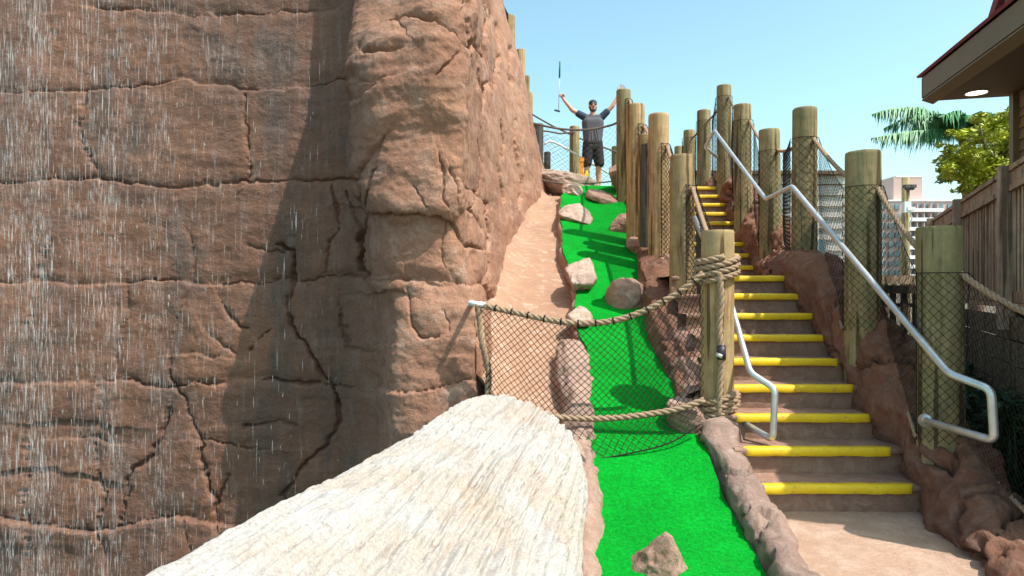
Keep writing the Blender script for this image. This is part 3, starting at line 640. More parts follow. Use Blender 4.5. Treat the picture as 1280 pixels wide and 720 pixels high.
LP = [(896,5.0,.125,.1,dz(288,5.0),1.74,.56,'post wrapped with two coils of thick rope at the right end of the front net'),
 (852.5,6.6,.125,.8,dz(194,6.6),2.54,1.20,'sunlit round topped post directly behind the rope wrapped post'),
 (823,8.0,.127,1.4,dz(143,8.0),3.28,1.85,'tall sunlit post third from the stairs'),
 (795,8.9,.128,1.8,dz(131,8.9),3.75,2.25,'sunlit post between the tall green post and the dark wrapped post'),
 (780,11.0,.125,2.9,dz(113,11.0),4.72,3.15,'tall green post under the raised right hand of the man')]
def cen(t):
    if t[0] < 20: return np.array((t[0], t[1]))
    return np.array(((t[0]-640)*t[1]/F, t[1]))
for k, t in enumerate(RP):
    c = cen(t); lab = t[7] or 'thick post at the right edge carrying the near end of the net'
    post('wooden_post', lab, c[0], c[1], t[3], t[4], t[2], M['post_g'], 400+k, gR)
for k, t in enumerate(LP):
    c = cen(t); post('wooden_post', t[7], c[0], c[1], t[3], t[4], t[2], M['post_g'] if k == 4 else M['post'], 430+k, gL)
post('wooden_post', 'dark net wrapped post between two sunlit posts', (807-640)*8.5/F, 8.5, 1.7, dz(168,8.5), .10, M['post'], 450, gL)
post('wrapped_post', 'black wrapped pipe beside the sunlit posts', (808-640)*8.36/F, 8.36, 1.7, dz(180,8.36), .085, M['post_dark'], 451, gL, M['post_dark'])
for k, (a, Yv, r, tp, z0, mt, lab) in enumerate([(718,13.6,.105,158,3.3,'post_g','greenish post left of the man behind the net'),(673,13.0,.10,155,3.3,'post_dark','dark charcoal post at the left end of the net below the arrow tip side'),
      (684,13.3,.07,190,3.3,'post_dark','short dark stub post beside the tall charcoal post'),(770,14.2,.10,183,3.3,'post_g','short post partly behind the man at his right elbow side')]):
    if k == 1: lab = 'dark charcoal post against the cliff at the left end of the top net'
    if k == 3: lab = 'short post behind the net just left of the tall green post'
    post('wooden_post', lab, (a-640)*Yv/F, Yv, z0, dz(tp, Yv), r, M[mt], 460+k, gB, M['post_dark'] if 'dark' in mt else None)
for k, (a, Yv, r, tp, lab) in enumerate([(619,12.0,.16,-30,'large post on the cliff edge cut by the top of the photo'),(637,13.2,.13,20,'tallest whole post on the cliff edge'),
      (650,15.5,.11,62,'second whole post down the cliff edge'),(656.5,18,.10,95,'third whole post down the cliff edge'),(661,20,.10,116,'lowest and farthest post on the cliff edge')]):
    post('wooden_post', lab, (a-640)*Yv/F, Yv, 3.2, dz(tp, Yv), r, M['post'], 480+k, gC)

# ------------------------------------------------------------------ ropes and nets
def rope_pts(m, pts, r, pitch=None, seg=.018, strands=3):
    pts = np.asarray(pts, float); d = np.r_[0, np.cumsum(np.linalg.norm(np.diff(pts, axis=0), axis=1))]
    n = max(6, int(d[-1]/seg)); s = np.linspace(0, d[-1], n); q = np.stack([np.interp(s, d, pts[:, k]) for k in range(3)], -1)
    if n > 14:
        for k in range(3): q[:, k] = np.convolve(np.pad(q[:, k], 3, 'reflect', reflect_type='odd'), np.ones(7)/7, 'valid')
    t = np.gradient(q, axis=0); t /= np.linalg.norm(t, axis=1)[:, None]+1e-9; u = np.cross(t[0], (0,0,1.))
    if np.linalg.norm(u) < .2: u = np.cross(t[0], (1.,0,0))
    U = []; 
    for i in range(n):
        u = u-t[i]*np.dot(u, t[i]); u /= np.linalg.norm(u); U.append(u)
    U = np.array(U); Q = np.cross(t, U); pitch = pitch or r*6.5
    for k in range(strands):
        a = s*2*math.pi/pitch+k*2*math.pi/strands
        m.tube(q+r*.5*(np.cos(a)[:, None]*U+np.sin(a)[:, None]*Q), r*.56, 6)
def catmull(pts, n=12):
    p = np.asarray(pts, float); p = np.vstack([2*p[0]-p[1], p, 2*p[-1]-p[-2]]); out = []
    for i in range(1, len(p)-2):
        for t in np.linspace(0, 1, n, endpoint=False):
            out.append(.5*((2*p[i])+(-p[i-1]+p[i+1])*t+(2*p[i-1]-5*p[i]+4*p[i+1]-p[i+2])*t*t+(-p[i-1]+3*p[i]-3*p[i+1]+p[i+2])*t**3))
    out.append(p[-2]); return np.array(out)
def net_mesh(m, S, L, H, cell, r, diag=True, seg=.05, seed=0):
    """S(s,t)->xyz for arrays s,t in 0..1 ; strands at 45 degrees in (L,H) space"""
    rs = np.random.RandomState(seed)
    def strand(a, b):
        n = max(2, int(np.hypot(*(np.array(b)-a))/seg)+1); t = np.linspace(0, 1, n)
        u = a[0]+(b[0]-a[0])*t; v = a[1]+(b[1]-a[1])*t
        w1 = .18*cell*fbm(np.stack([u*5, v*5, u*0+seed], -1), 2, 3)/max(L, .1); m.tube(S(np.clip(u/L+w1, 0, 1), v/H), r, 4, cap=False)
    if diag:
        for c in np.arange(cell/2, L+H, cell):                      # u+v=c
            a = (min(c, L), c-min(c, L)); b = (max(0, c-H), min(c, H)); strand(a, b)
        for c in np.arange(-H+cell/2, L, cell):                     # u-v=c
            a = (max(c, 0), max(c, 0)-c); b = (min(L, c+H), min(L, c+H)-c); strand(a, b)
    else:
        for c in np.arange(cell/2, L, cell): strand((c, 0), (c, H))
        for c in np.arange(0, H, cell): strand((0, c), (L, c))
def fence_net(label, A, Bq, side, group, ropeR=.02, netr=.0022, cell=.05, cut=(.0), Rt='rope', sag=.08):
    """net wrapped over the stair side of post A, then running to post B"""
    ca_, cb = cen(A), cen(Bq); ra, rb = A[2]*1.03+.014, Bq[2]*1.03+.014
    angs = side; P2 = [ca_+ra*np.array((math.cos(a), math.sin(a))) for a in angs]
    endp = cb+rb*np.array((math.cos(side[0]), math.sin(side[0]))); P2.append(endp); P2 = np.array(P2)
    d = np.r_[0, np.cumsum(np.linalg.norm(np.diff(P2, axis=0), axis=1))]; L = d[-1]; wr = d[-2]
    zt0, zt1, zb0, zb1 = A[5], Bq[5], A[6]-.07, Bq[6]-.07
    def top(s):
        q = np.clip((s*L-wr)/(L-wr), 0, 1); return zt0+(zt1-zt0)*q-sag*4*q*(1-q)
    def bot(s):
        q = np.clip((s*L-wr)/(L-wr), 0, 1); return zb0+(zb1-zb0)*q-.03*4*q*(1-q)
    def S(s, t):
        x = np.interp(s*L, d, P2[:, 0]); y = np.interp(s*L, d, P2[:, 1]); zt, zb = top(s), bot(s)
        q = np.clip((s*L-wr)/(L-wr), 0, 1); bl = .03*np.sin(math.pi*q)*np.sin(math.pi*t)
        return np.stack([x-bl, y-bl*.5, zb+(zt-zb)*t], -1)
    H = .5*(zt0-zb0+zt1-zb1)
    e = empty('rope_net', (float(ca_[0]), float(ca_[1]), zb0), label, 'net', group)
    m = MB(); net_mesh(m, S, L, H, cell, netr, seed=int(zt0*100))
    m.tube(S(np.linspace(0, 1, 40), np.full(40, 1.)), netr*1.8, 5); m.tube(S(np.zeros(12), np.linspace(0, 1, 12)), netr*2.2, 5)
    def fin(m, nm, mt):
        o = m.build(nm, mt, e); o.location = -Vector(e.location); return o
    fin(m, 'mesh', M['net'])
    q = np.linspace(0, 1, 30); hole = ca_+(A[2]-.02)*np.array((math.cos(angs[-2]), math.sin(angs[-2])))
    xy = hole[None]*(1-q[:, None])+cb[None]*q[:, None]
    m = MB(); rope_pts(m, np.c_[xy, zt0+(zt1-zt0)*q-sag*4*q*(1-q)], ropeR); fin(m, 'top_rope', M[Rt])
    s = np.linspace(wr/L*.85, 1, 40); m = MB(); bp = S(s, s*0); bp[:, 2] += .02*np.sin(s*9)+.01; rope_pts(m, bp, ropeR*.8); fin(m, 'bottom_rope', M['rope_dark'] if Rt != 'rope' else M[Rt])
    return e
gN = 'black nets of the fence on the right of the stairs'
names = ['', 'from the nearest thick post down to the right edge of the photo', 'between the two nearest right hand posts above the long handrail', 'between the handrail bend post and the second post from the right',
  'between the short post and the handrail bend post', 'just left of the short post at the upper stairs', 'between the tallest post and the next one to its right', 'left of the tallest post at the head of the stairs', 'between the two far posts above the top steps', 'on the farthest small posts above the stairs']
for k in range(1, len(RP)):
    sd2 = [R(a) for a in (175, 205, 235, 265, 300, 330)]
    fence_net('black net '+names[k], RP[k], RP[k-1], sd2, gN, ropeR=.021 if k < 6 else .018, netr=.0017, cell=.062 if k < 3 else .085, Rt='rope' if k < 6 else 'rope_dark', sag=.05)
gM = 'black nets of the fence between the lane and the stairs'
nm2 = ['', 'between the rope wrapped post and the sunlit post behind it', 'between the second and third posts from the stairs', 'between the third post and the post beside the dark wrapped one', 'between the tall green post and the next sunlit post']
for k in range(1, len(LP)):
    sd2 = [R(a) for a in (272, 285, 300, 315, 330, 345)]
    fence_net('dark net '+nm2[k], LP[k], LP[k-1], sd2, gM, ropeR=.022, netr=.0022, cell=.06, sag=.03)

# front net across the lane
e = empty('rope_net', (0, 5.1, .5), 'wide sagging black net with thick rope edges hung across the green lane in front', 'net')
def fin(m, nm, mt, par, **k):
    o = m.build(nm, mt, par, **k); o.location = -Vector(par.location); return o
TPx = [(597,380),(660,394),(720,404),(780,398),(840,371),(879,342)]; TY = [5.22,5.12,5.02,4.95,4.88,4.85]
BPx = [(606,492),(640,508),(683,520),(760,523),(840,513),(880,500)]; BY = [5.2,5.05,4.92,4.86,4.82,4.82]
topc = catmull([P(a, b_, y) for (a, b_), y in zip(TPx, TY)]); botc = catmull([P(a, b_, y) for (a, b_), y in zip(BPx, BY)])
def along(c):
    d = np.r_[0, np.cumsum(np.linalg.norm(np.diff(c, axis=0), axis=1))]/1.; d /= d[-1]
    return lambda s: np.stack([np.interp(s, d, c[:, k]) for k in range(3)], -1)
ft, fb = along(topc), along(botc)
def S(s, t):
    t = np.asarray(t)[..., None]; p = fb(s)*(1-t)+ft(s)*t; bl = np.sin(math.pi*np.asarray(s))*np.sin(math.pi*t[..., 0])
    p[..., 1] -= .05*bl; return p
m = MB(); net_mesh(m, S, 1.95, .80, .058, .0024, seed=5); fin(m, 'mesh', M['net'], e)
# slack skirt of the net below the lower rope, lying towards the turf
sk = catmull([P(700,566,4.62), P(742,573,4.6), P(790,566,4.62), P(838,553,4.68), P(876,530,4.78)]); fs2 = along(sk); b2 = along(botc[24:])
def S3(s, t):
    t = np.asarray(t)[..., None]; return fs2(s)*(1-t)+b2(s)*t
m = MB(); net_mesh(m, S3, 1.15, .26, .06, .0022, seed=8); m.tube(sk, .006, 5); fin(m, 'slack_mesh', M['net'], e)
m = MB(); rope_pts(m, topc, .026); fin(m, 'top_rope', M['rope'], e)
m = MB(); rope_pts(m, botc[22:], .026); fin(m, 'bottom_rope', M['rope'], e)
m = MB(); rope_pts(m, catmull([P(597,380,5.2), P(601,410,5.2), P(603,430,5.17), P(611,465,5.2), P(609,500,5.2)]), .028); fin(m, 'side_rope', M['rope'], e)
# black lashings on the top rope
m = MB()
for q in np.linspace(.08, .95, 13):
    p = ft(np.array([q, q+.006])); m = MB(); m.tube(p, .030, 8); fin(m, 'lashing', M['net'], e)
# bracket on the cliff
e = empty('net_bracket', (-.27, 5.2, 1.37), 'white metal bracket on the cliff holding the left end of the front net', 'bracket')
m = MB(); a = P(588,379,5.22); b_ = P(606,381,5.18); m.tube([a+np.array((0,.25,0)), a, b_], .022, 10); fin(m, 'arm', M['white'], e)
m = MB(); m.tube([P(606,381,5.18), P(607,381.3,5.178)], .03, 10); fin(m, 'end_ring', M['steel'], e)
# coils round the first post
c0 = cen(LP[0]); rr0 = .125
def coil(zc, turns, lab, slope, exit_pt):
    m = MB(); th = np.linspace(R(200), R(200)+turns*2*math.pi, int(turns*26)); rr = rr0+.033
    pts = np.stack([c0[0]+rr*np.cos(th), c0[1]+rr*np.sin(th), zc+slope*(np.cos(th-R(20)))+.052*(th-th[0])/(2*math.pi)], -1)
    rope_pts(m, pts, .026); o = m.build('rope_coil', M['rope']); return tag(o, lab, 'rope coil', 'coils of rope round the front post')
coil(1.58, 3.2, 'upper coil of thick rope wound round the front post', .035, None)
coil(.56, 2.3, 'lower coil of thick rope wound round the front post', .05, None)
m = MB(); x0, y0 = c0[0]-.03, c0[1]-.155; rope_pts(m, catmull([(x0,y0,1.62),(x0+.01,y0-.01,1.4),(x0-.005,y0,1.2),(x0+.015,y0-.01,.98),(x0,y0,.75),(x0,y0,.45)]), .027)
o = m.build('hanging_rope', M['rope']); tag(o, 'vertical length of rope running down the front of the coil wrapped post', 'rope')
m = MB(); m.tube([(x0+.012,y0-.01,1.06),(x0+.012,y0-.01,.96)], .034, 12); m.tube([(x0+.012,y0-.01,1.07),(x0+.012,y0-.012,1.05)], .03, 10)
t_ = m.build('tape', M['tape'], o); m = MB(); m.tube([(x0-.03,y0-.02,1.0),(x0+.005,y0-.05,.985)], .016, 8); m.build('clamp', M['steel'], o)

# nets at the top round the man
e = empty('rope_net', (1.0,12.3,3.5), 'grey net with a dark sagging rope crossing in front of the man', 'net')
tc = catmull([P(666,154,12.2), P(700,161,12.2), P(735,162,12.2), P(765,156,12.1), P(781,147,11.2)]); bc = catmull([P(664,222,12.2), P(700,229,12.2), P(740,229,12.2), P(772,226,12.1), P(781,226,11.3)])
f1, f2 = along(tc), along(bc)
def S4(s, t):
    t = np.asarray(t)[..., None]; return f2(s)*(1-t)+f1(s)*t
m = MB(); net_mesh(m, S4, 1.8, 1.1, .11, .0017, seed=3); fin(m, 'mesh', M['rope_dark'], e)
m = MB(); rope_pts(m, tc, .022); fin(m, 'top_rope', M['rope_dark'], e); m = MB(); rope_pts(m, bc, .016); fin(m, 'bottom_rope', M['rope_dark'], e)
for lab, pts in (('dark rope sagging from the cliff to behind the man', [P(660,140,13.4), P(690,157,13.6), P(718,170,13.6), P(735,177,13.7), P(770,190,14.1)]),
                 ('short dark rope tied between the charcoal post and the greenish post', [P(673,163,13), P(690,165,13.3), P(700,167,13.4), P(718,165,13.5)])):
    m = MB(); rope_pts(m, catmull(pts), .019); o = m.build('rope', M['rope_dark']); tag(o, lab, 'rope')
m = MB(); f3 = along(catmull([P(664,160,13.5), P(690,170,13.6), P(718,176,13.7), P(770,186,14.2)])); f4 = along(catmull([P(664,215,13.5), P(718,228,13.7), P(770,232,14.2)]))
def S5(s, t):
    t = np.asarray(t)[..., None]; return f4(s)*(1-t)+f3(s)*t
net_mesh(m, S5, 1.9, 1.0, .1, .0028, seed=4); o = m.build('rope_net', M['rope_dark']); tag(o, 'far grey net behind the man between the hilltop posts', 'net')
m = MB()
for k, (A_, B_) in enumerate([((619,-30,12.0),(637,20,13.2)),((637,30,13.2),(650,75,15.5)),((650,75,15.5),(657,105,18)),((657,105,18),(661,125,20))]):
    pa, pb = P(*A_), P(*B_)
    def S6(s, t):
        s = np.asarray(s)[..., None]; t = np.asarray(t)[..., None]; p = pa*(1-s)+pb*s; return p-np.array((0,0,1.5))*(1-t)-np.array((0,0,.1))*np.sin(math.pi*s)
    net_mesh(m, S6, 2.5, 1.5, .08, .004, seed=k)
o = m.build('rope_net', M['net']); tag(o, 'dark net strung between the posts on the cliff edge', 'net')

# ------------------------------------------------------------------ handrails
def rail(label, ctrl, r=.022, bend=.05):
    e = empty('handrail', tuple(ctrl[0]), label, 'handrail', 'galvanised handrails of the stairs'); pts = [np.array(ctrl[0])]
    for a, b_, c_ in zip(ctrl[:-2], ctrl[1:-1], ctrl[2:]):
        a, b_, c_ = map(np.array, (a, b_, c_)); u = (a-b_)/np.linalg.norm(a-b_); v = (c_-b_)/np.linalg.norm(c_-b_)
        for t in np.linspace(0, 1, 9): pts.append((1-t)**2*(b_+u*bend)+2*t*(1-t)*b_+t*t*(b_+v*bend))
    pts.append(np.array(ctrl[-1])); m = MB(); m.tube(pts, r, 14); o = fin(m, 'tube', M['steel'], e); return e
e = rail('long galvanised handrail on the right of the stairs with a looped lower end', [P(896,196,9.9), P(881,184,9.8), P(893,163,9.6), P(957,249,7.4), P(990,233,6.2), P(1186,467,3.95), P(1239,487,3.72), P(1243,551,3.72), P(1157,526,4.15)], r=.024)
m = MB(); p = P(1157,526,4.15); m.tube([p+np.array((-.004,.0,0)), p+np.array((.012,.01,0))], .045, 14); fin(m, 'flange', M['steel'], e)
e = rail('short galvanised handrail on the left of the stairs beside the rope wrapped post', [P(868,272,6.4), P(915,384,5.25), P(938,466,4.75), P(969,486,4.6), P(966,550,4.6), P(918,522,4.95)], r=.024)
m = MB(); p = P(918,522,4.95); m.tube([p-np.array((.02,0,0)), p+np.array((.0,.0,0))], .04, 14); fin(m, 'flange', M['steel'], e)
m = MB(); m.tube(catmull([P(680,180,13.2), P(693,178,13.2), P(730,199,13.2), P(770,222,13.1), P(776,227,13.0)]), .02, 10); o = m.build('handrail', M['white']); tag(o, 'thin white handrail sloping down behind the man', 'handrail')

# ------------------------------------------------------------------ building with eave, light, siding
bd = empty('building', (5.6,7.2,0), 'olive building with red shingle roof and a lit downlight under its eave', 'building')
d_ = np.array((.235,1,0)); d_ /= np.linalg.norm(d_); q_ = np.array((d_[1], -d_[0], 0)); T = np.array((4.80,7.5,0))     # T: far eave corner
def at(al, ac, z): return T-d_*al+q_*ac+np.array((0,0,z))
zE = dz(126,7.5); Ln = 4.7
m = MB()   # fascia in two steps: along the eave and along the far end
def slab(m, pts, th=.03):
    pts = np.array(pts, float); n_ = np.cross(pts[1]-pts[0], pts[2]-pts[0]); n_ /= np.linalg.norm(n_); k = len(pts)
    m.add(np.vstack([pts, pts+n_*th]), [tuple(range(k))[::-1], tuple(range(k, 2*k))]+[(i, (i+1)%k, k+(i+1)%k, k+i) for i in range(k)])
slab(m, [at(0,0,zE+.03), at(Ln,0,zE+.03), at(Ln,0,zE+.26), at(0,0,zE+.26)], -.03)
slab(m, [at(0,.0,zE+.0), at(Ln,.0,zE+.0), at(Ln,.12,zE-.05), at(0,.12,zE-.05)], .03)
slab(m, [at(.0,.0,zE+.03), at(0,3,zE+.03), at(0,3,zE+.26), at(0,0,zE+.26)], .03)
fin(m, 'fascia', M['fascia'], bd, shade=False)
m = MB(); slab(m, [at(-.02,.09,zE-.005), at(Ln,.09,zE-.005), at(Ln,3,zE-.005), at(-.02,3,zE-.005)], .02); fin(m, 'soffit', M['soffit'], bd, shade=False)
wf = .92
m = MB(); nb = 26
for k in range(nb):                                       # lapped siding
    z0 = .9+k*.125; z1 = z0+.135
    a = [at(.12,wf-.0,z0), at(Ln+.3,wf-.0,z0), at(Ln+.3,wf+.022,z1), at(.12,wf+.022,z1)]; slab(m, a, .012)
    a = [at(.12,wf,z0), at(.12,3,z0), at(.142,3,z1), at(.142,wf,z1)]; slab(m, a, -.012)
slab(m, [at(.16,wf+.03,-.2), at(Ln+.3,wf+.03,-.2), at(Ln+.3,wf+.03,zE), at(.16,wf+.03,zE)], .02)
fin(m, 'wall', M['siding'], bd, shade=False)
m = MB(); m.box(at(.115,wf-.012,2.5), (.10,.10,3.6), rz=-math.atan2(.3,1)); slab(m, [at(.2,wf-.02,zE-.2), at(Ln,wf-.02,zE-.2), at(Ln,wf-.02,zE-.02), at(.2,wf-.02,zE-.02)], -.02); fin(m, 'corner_trim', M['fascia'], bd, shade=False)
m = MB(); lc = at(.25,.46,zE-.012); th = np.linspace(0, 2*math.pi, 32, endpoint=False)
m.add(np.vstack([np.c_[lc[0]+.10*np.cos(th), lc[1]+.10*np.sin(th), th*0+lc[2]], [lc]]), [((j+1)%32, j, 32) for j in range(32)]); dl = fin(m, 'downlight', M['lamp'], bd)
m = MB(); m.tube([(lc[0]+.108*np.cos(a), lc[1]+.108*np.sin(a), lc[2]) for a in np.linspace(0, 2*math.pi, 40)], .008, 6); m.build('trim_ring', M['white'], dl)
# roof courses (stepped shingles), pitched up from the eave with a hip at the far end
m = MB(); pitch = .85; nc = 18; cw = .22
for k in range(nc):
    a0, a1 = -.04+k*cw, -.04+(k+1)*cw+.03; z0 = zE+.265+k*cw*pitch+.035; z1 = z0+(cw+.03)*pitch-.03
    slab(m, [at(-.04+k*cw*1.0, a0, z0), at(Ln+.05, a0, z0), at(Ln+.05, a1, z1), at(-.04+(k+1)*cw, a1, z1)], -.03)
    slab(m, [at(a0, 3.5, z0), at(a0, a0, z0), at(a1, a1, z1), at(a1, 3.5, z1)], -.03)
fin(m, 'roof', M['shingle'], bd, shade=False)
m = MB()      # steep dormer gable rising from the roof
gc = at(1.65,.35,zE+.30)
g0, g1, g2 = at(.95,.25,zE+.34), at(3.9,.25,zE+.34), at(2.4,.25,zE+2.1)
slab(m, [g0-.0*d_, g2, g2+q_*2, g0+q_*2], .10); slab(m, [g2, g1, g1+q_*2, g2+q_*2], .10)
fin(m, 'dormer_roof', M['shingle'], bd, shade=False)
m = MB(); slab(m, [at(1.2,.42,zE+.34), at(3.7,.42,zE+.34), at(2.4,.42,zE+1.95)], .04)
m.bar(at(1.12,.34,zE+.36), at(2.4,.34,zE+1.97), .10, .12); m.bar(at(3.7,.34,zE+.36), at(2.4,.34,zE+1.97), .10, .12); fin(m, 'dormer_gable', M['fascia'], bd, shade=False)

# ------------------------------------------------------------------ wooden fence on the deck
fe = empty('wood_fence', (4.0,5.1,1.35), 'reddish brown wooden board fence along the deck under the tree', 'fence')
fd = np.array((.50,1,0)); fd /= np.linalg.norm(fd); fn = np.array((fd[1], -fd[0], 0)); F0 = np.array((3.55,4.16,0)); FL = 5.6
def fa(s, o_, z): return F0+fd*s+fn*o_+np.array((0,0,z))
zt = 2.44; zb = 1.36
m = MB(); m.bar(fa(-.8,0,zt), fa(FL,0,zt), .14, .038); m.bar(fa(-.8,-.035,zt-.075), fa(FL,-.035,zt-.075), .035, .10); m.bar(fa(-.8,-.052,zt-.155), fa(FL,-.052,zt-.155), .035, .045); m.bar(fa(-.8,-.03,zb+.07), fa(FL,-.03,zb+.07), .038, .085)
fin(m, 'rail', M['fence_h'], fe, shade=False)
m = MB(); s = -.7; k = 0
while s < FL:
    wd = .105; j = random.uniform(-.004, .004); m.bar(fa(s,.01+j,zb+.02), fa(s,.01+j,zt-.03), wd, .02); s += .128; k += 1
fin(m, 'boards', M['fence'], fe, shade=False)
for s in (-.6, 1.02, 3.15, 5.3):
    m = MB(); c = fa(s,-.075,(zt+zb)/2-.08); m.box(c, (.10,.10,zt-zb+.22), rz=-math.atan2(.5,1)); fin(m, 'fence_post', M['fence'], fe, shade=False)
dk = empty('deck', (4.6,5.2,0), 'brown deck edge with horizontal skirting boards below the fence', 'deck')
m = MB(); slab(m, [fa(-1,-.06,zb-.02), fa(FL,-.06,zb-.02), fa(FL,3.5,zb-.02), fa(-1,3.5,zb-.02)], -.04); fin(m, 'floor', M['fence_h'], dk, shade=False)
m = MB()
for k in range(7): m.bar(fa(-1,-.05,zb-.17-k*.19), fa(FL,-.05,zb-.17-k*.19), .03, .175)
fin(m, 'skirting', M['skirt'], dk, shade=False)
# dark low fence farther behind
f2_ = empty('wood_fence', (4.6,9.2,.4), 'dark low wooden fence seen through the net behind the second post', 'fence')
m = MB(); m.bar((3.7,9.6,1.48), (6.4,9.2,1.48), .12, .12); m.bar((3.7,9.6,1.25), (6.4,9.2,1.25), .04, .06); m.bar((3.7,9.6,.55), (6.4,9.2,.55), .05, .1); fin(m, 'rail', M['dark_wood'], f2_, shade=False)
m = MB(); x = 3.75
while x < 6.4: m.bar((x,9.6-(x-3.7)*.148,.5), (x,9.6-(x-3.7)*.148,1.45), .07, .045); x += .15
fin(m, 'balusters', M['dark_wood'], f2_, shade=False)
f3_ = empty('wood_fence', (5.2,12.2,.4), 'brown sunlit fence farthest behind the posts', 'fence')
m = MB(); m.bar((4.6,12.6,1.66), (8.2,12.2,1.66), .1, .16); fin(m, 'rail', M['fence_h'], f3_, shade=False)
m = MB(); x = 4.62
while x < 8.2: m.bar((x,12.6-(x-4.6)*.11,.3), (x,12.6-(x-4.6)*.11,1.6), .09, .03); x += .16
fin(m, 'boards', M['fence'], f3_, shade=False)

# ------------------------------------------------------------------ far buildings
gb = empty('building', (12,26,0), 'low grey shingled building seen through the nets behind the stairs', 'building')
m = MB(); m.box((9.6,29,2.9), (7.8,6,6.4)); fin(m, 'wall', M['grey_wall'], gb, shade=False)
m = MB()
for k in range(13): m.box((9.6,25.96,.3+k*.45), (7.8,.05,.03))
m.box((9.6,28.9,6.15), (8.0,6.4,.14)); fin(m, 'trim', M['skirt'], gb, shade=False)
for (a, b_, c_, d2) in ((975,985,236,262),(990,1004,300,318),(1020,1032,300,318)):
    p0, p1 = P(a,b_ and c_,25.9), P(b_,d2,25.9); m = MB(); m.box(((p0[0]+p1[0])/2,25.92,(p0[2]+p1[2])/2), (abs(p1[0]-p0[0]),.1,abs(p0[2]-p1[2]))); fin(m, 'window', M['glass_d'], gb, shade=False)
ht = empty('hotel', (130,200,0), 'distant pinkish apartment tower block with rows of white balconies', 'building')
D = 200.
def hb(x0, x1, y0, y1, dep, nm, mt, off=0):
    a, c = P(x0, y0, D-off), P(x1, y1, D-off); m = MB(); m.box(((a[0]+c[0])/2, D-off+dep/2, (a[2]+c[2])/2), (abs(c[0]-a[0]), dep, abs(a[2]-c[2]))); return fin(m, nm, mt, ht, shade=False)
hb(1085,1215,251,352,20,'wall',M['hotel']); hb(1117,1153,221,252,14,'tower',M['hotel'],-3); hb(1120,1153,219.5,221.5,14,'parapet',M['hotel_w'],-2.9)
hb(1083,1217,249.5,251.5,20.5,'parapet',M['hotel_w'],.3)
for fl in range(8):
    y0 = 255+fl*11.8
    for (x0, x1) in ((1089,1097),(1099,1107),(1111,1117),(1119,1125),(1185,1192)): hb(x0, x1, y0, y0+6.5, .6, 'window', M['glass_d'], .35)
    hb(1131,1179,y0-.5,y0+8,.6,'window',M['glass_d'],.35)
    hb(1130,1180,y0+5.2,y0+9.6,.8,'balcony',M['hotel_w'],2.2)
    for x in (1138,1146.5,1155,1163.5,1172): hb(x,x+1,y0-1,y0+9,1.6,'divider',M['hotel'],1.9)
up_e = empty('utility_pole', (15.4,25,0), 'slim wooden utility pole carrying a small white camera box in front of the hotel', 'pole')
m = MB(); c = P(1132,222,25); m.tube([(c[0],25,0),(c[0],25,c[2])], .14, 16); fin(m, 'pole', M['post_g'], up_e)
m = MB(); m.box(P(1137,233,24.8), (.42,.2,.12)); m.box(P(1137,236,24.8), (.3,.15,.08)); fin(m, 'lamp_head', M['post_dark'], up_e, shade=False)
m = MB(); m.box(P(1133,259,24.75), (.26,.2,.42)); m.box(P(1138,261,24.7), (.3,.15,.14)); m.tube([P(1138,266,24.7),P(1140,273,24.7),P(1136,284,24.8)], .02, 6); fin(m, 'camera_box', M['white'], up_e, shade=False)

# ------------------------------------------------------------------ palm, tree, plants
def frond(m, base, az, L, rise, droop, lw=.5, seed=0, nl=46, thick=.02):
    rs = np.random.RandomState(seed); t = np.linspace(0, 1, 30); dr = np.array((math.cos(az), math.sin(az), 0)); sdv = np.array((-math.sin(az), math.cos(az), 0))
    c = base+dr*(L*t)[:, None]+np.array((0,0,1.))*(rise*t-droop*t*t)[:, None]; m.tube(c, thick*(1-.8*t)+.004, 6)
    tg = np.gradient(c, axis=0); tg /= np.linalg.norm(tg, axis=1)[:, None]
    for k in range(nl):
        q = .10+.9*k/nl; i = min(29, int(q*29)); p = c[i]; ln = lw*math.sin(math.pi*min(1, .15+q*.85))**.6*(rs.uniform(.8, 1.1))
        for sg in (-1, 1):
            ln2 = ln*rs.uniform(.65, 1.1); o1 = p+sdv*sg*ln2*.35+tg[i]*ln2*rs.uniform(.2,.42)+np.array((0,0,.02)); o2 = p+sdv*sg*ln2*rs.uniform(.35,.6)+tg[i]*ln2*rs.uniform(.3,.6)-np.array((0,0,ln2*rs.uniform(.6,1.05))); wdt = tg[i]*rs.uniform(.012,.024)
            m.add([p-wdt, p+wdt, o1+wdt*1.2, o2, o1-wdt*1.2], [(0,1,2,4),(4,2,3)])
pe = empty('palm_tree', (10.9,16.5,0), 'teal green artificial palm with long fronds spreading left behind the leafy tree', 'palm tree')
hd = P(1208,168,16.5); m = MB(); tz = np.linspace(0, hd[2], 60); m.tube(np.c_[hd[0]+.06*(hd[2]-tz), tz*0+16.5, tz], .17+.018*(np.arange(60)%2)-.0*tz, 14); fin(m, 'trunk', M['trunk'], pe)
for k, (az, L, rise, dr) in enumerate([(180,2.45,1.75,1.30),(184,2.55,.12,.32),(172,2.0,1.5,1.35),(120,1.6,1.3,1.2),(95,1.5,1.4,1.3),(60,1.9,1.5,1.2),(30,2.0,1.3,1.0),(5,1.9,.8,.9),(-30,1.5,1.2,1.0),(-75,1.2,1.2,1.3),(-120,1.1,1.2,1.2),(210,1.3,1.2,1.0)]):
    m = MB(); frond(m, hd+np.array((0,0,.05)), R(az), L, rise, dr, .66, k, 78); fin(m, 'frond', M['palm'], pe)
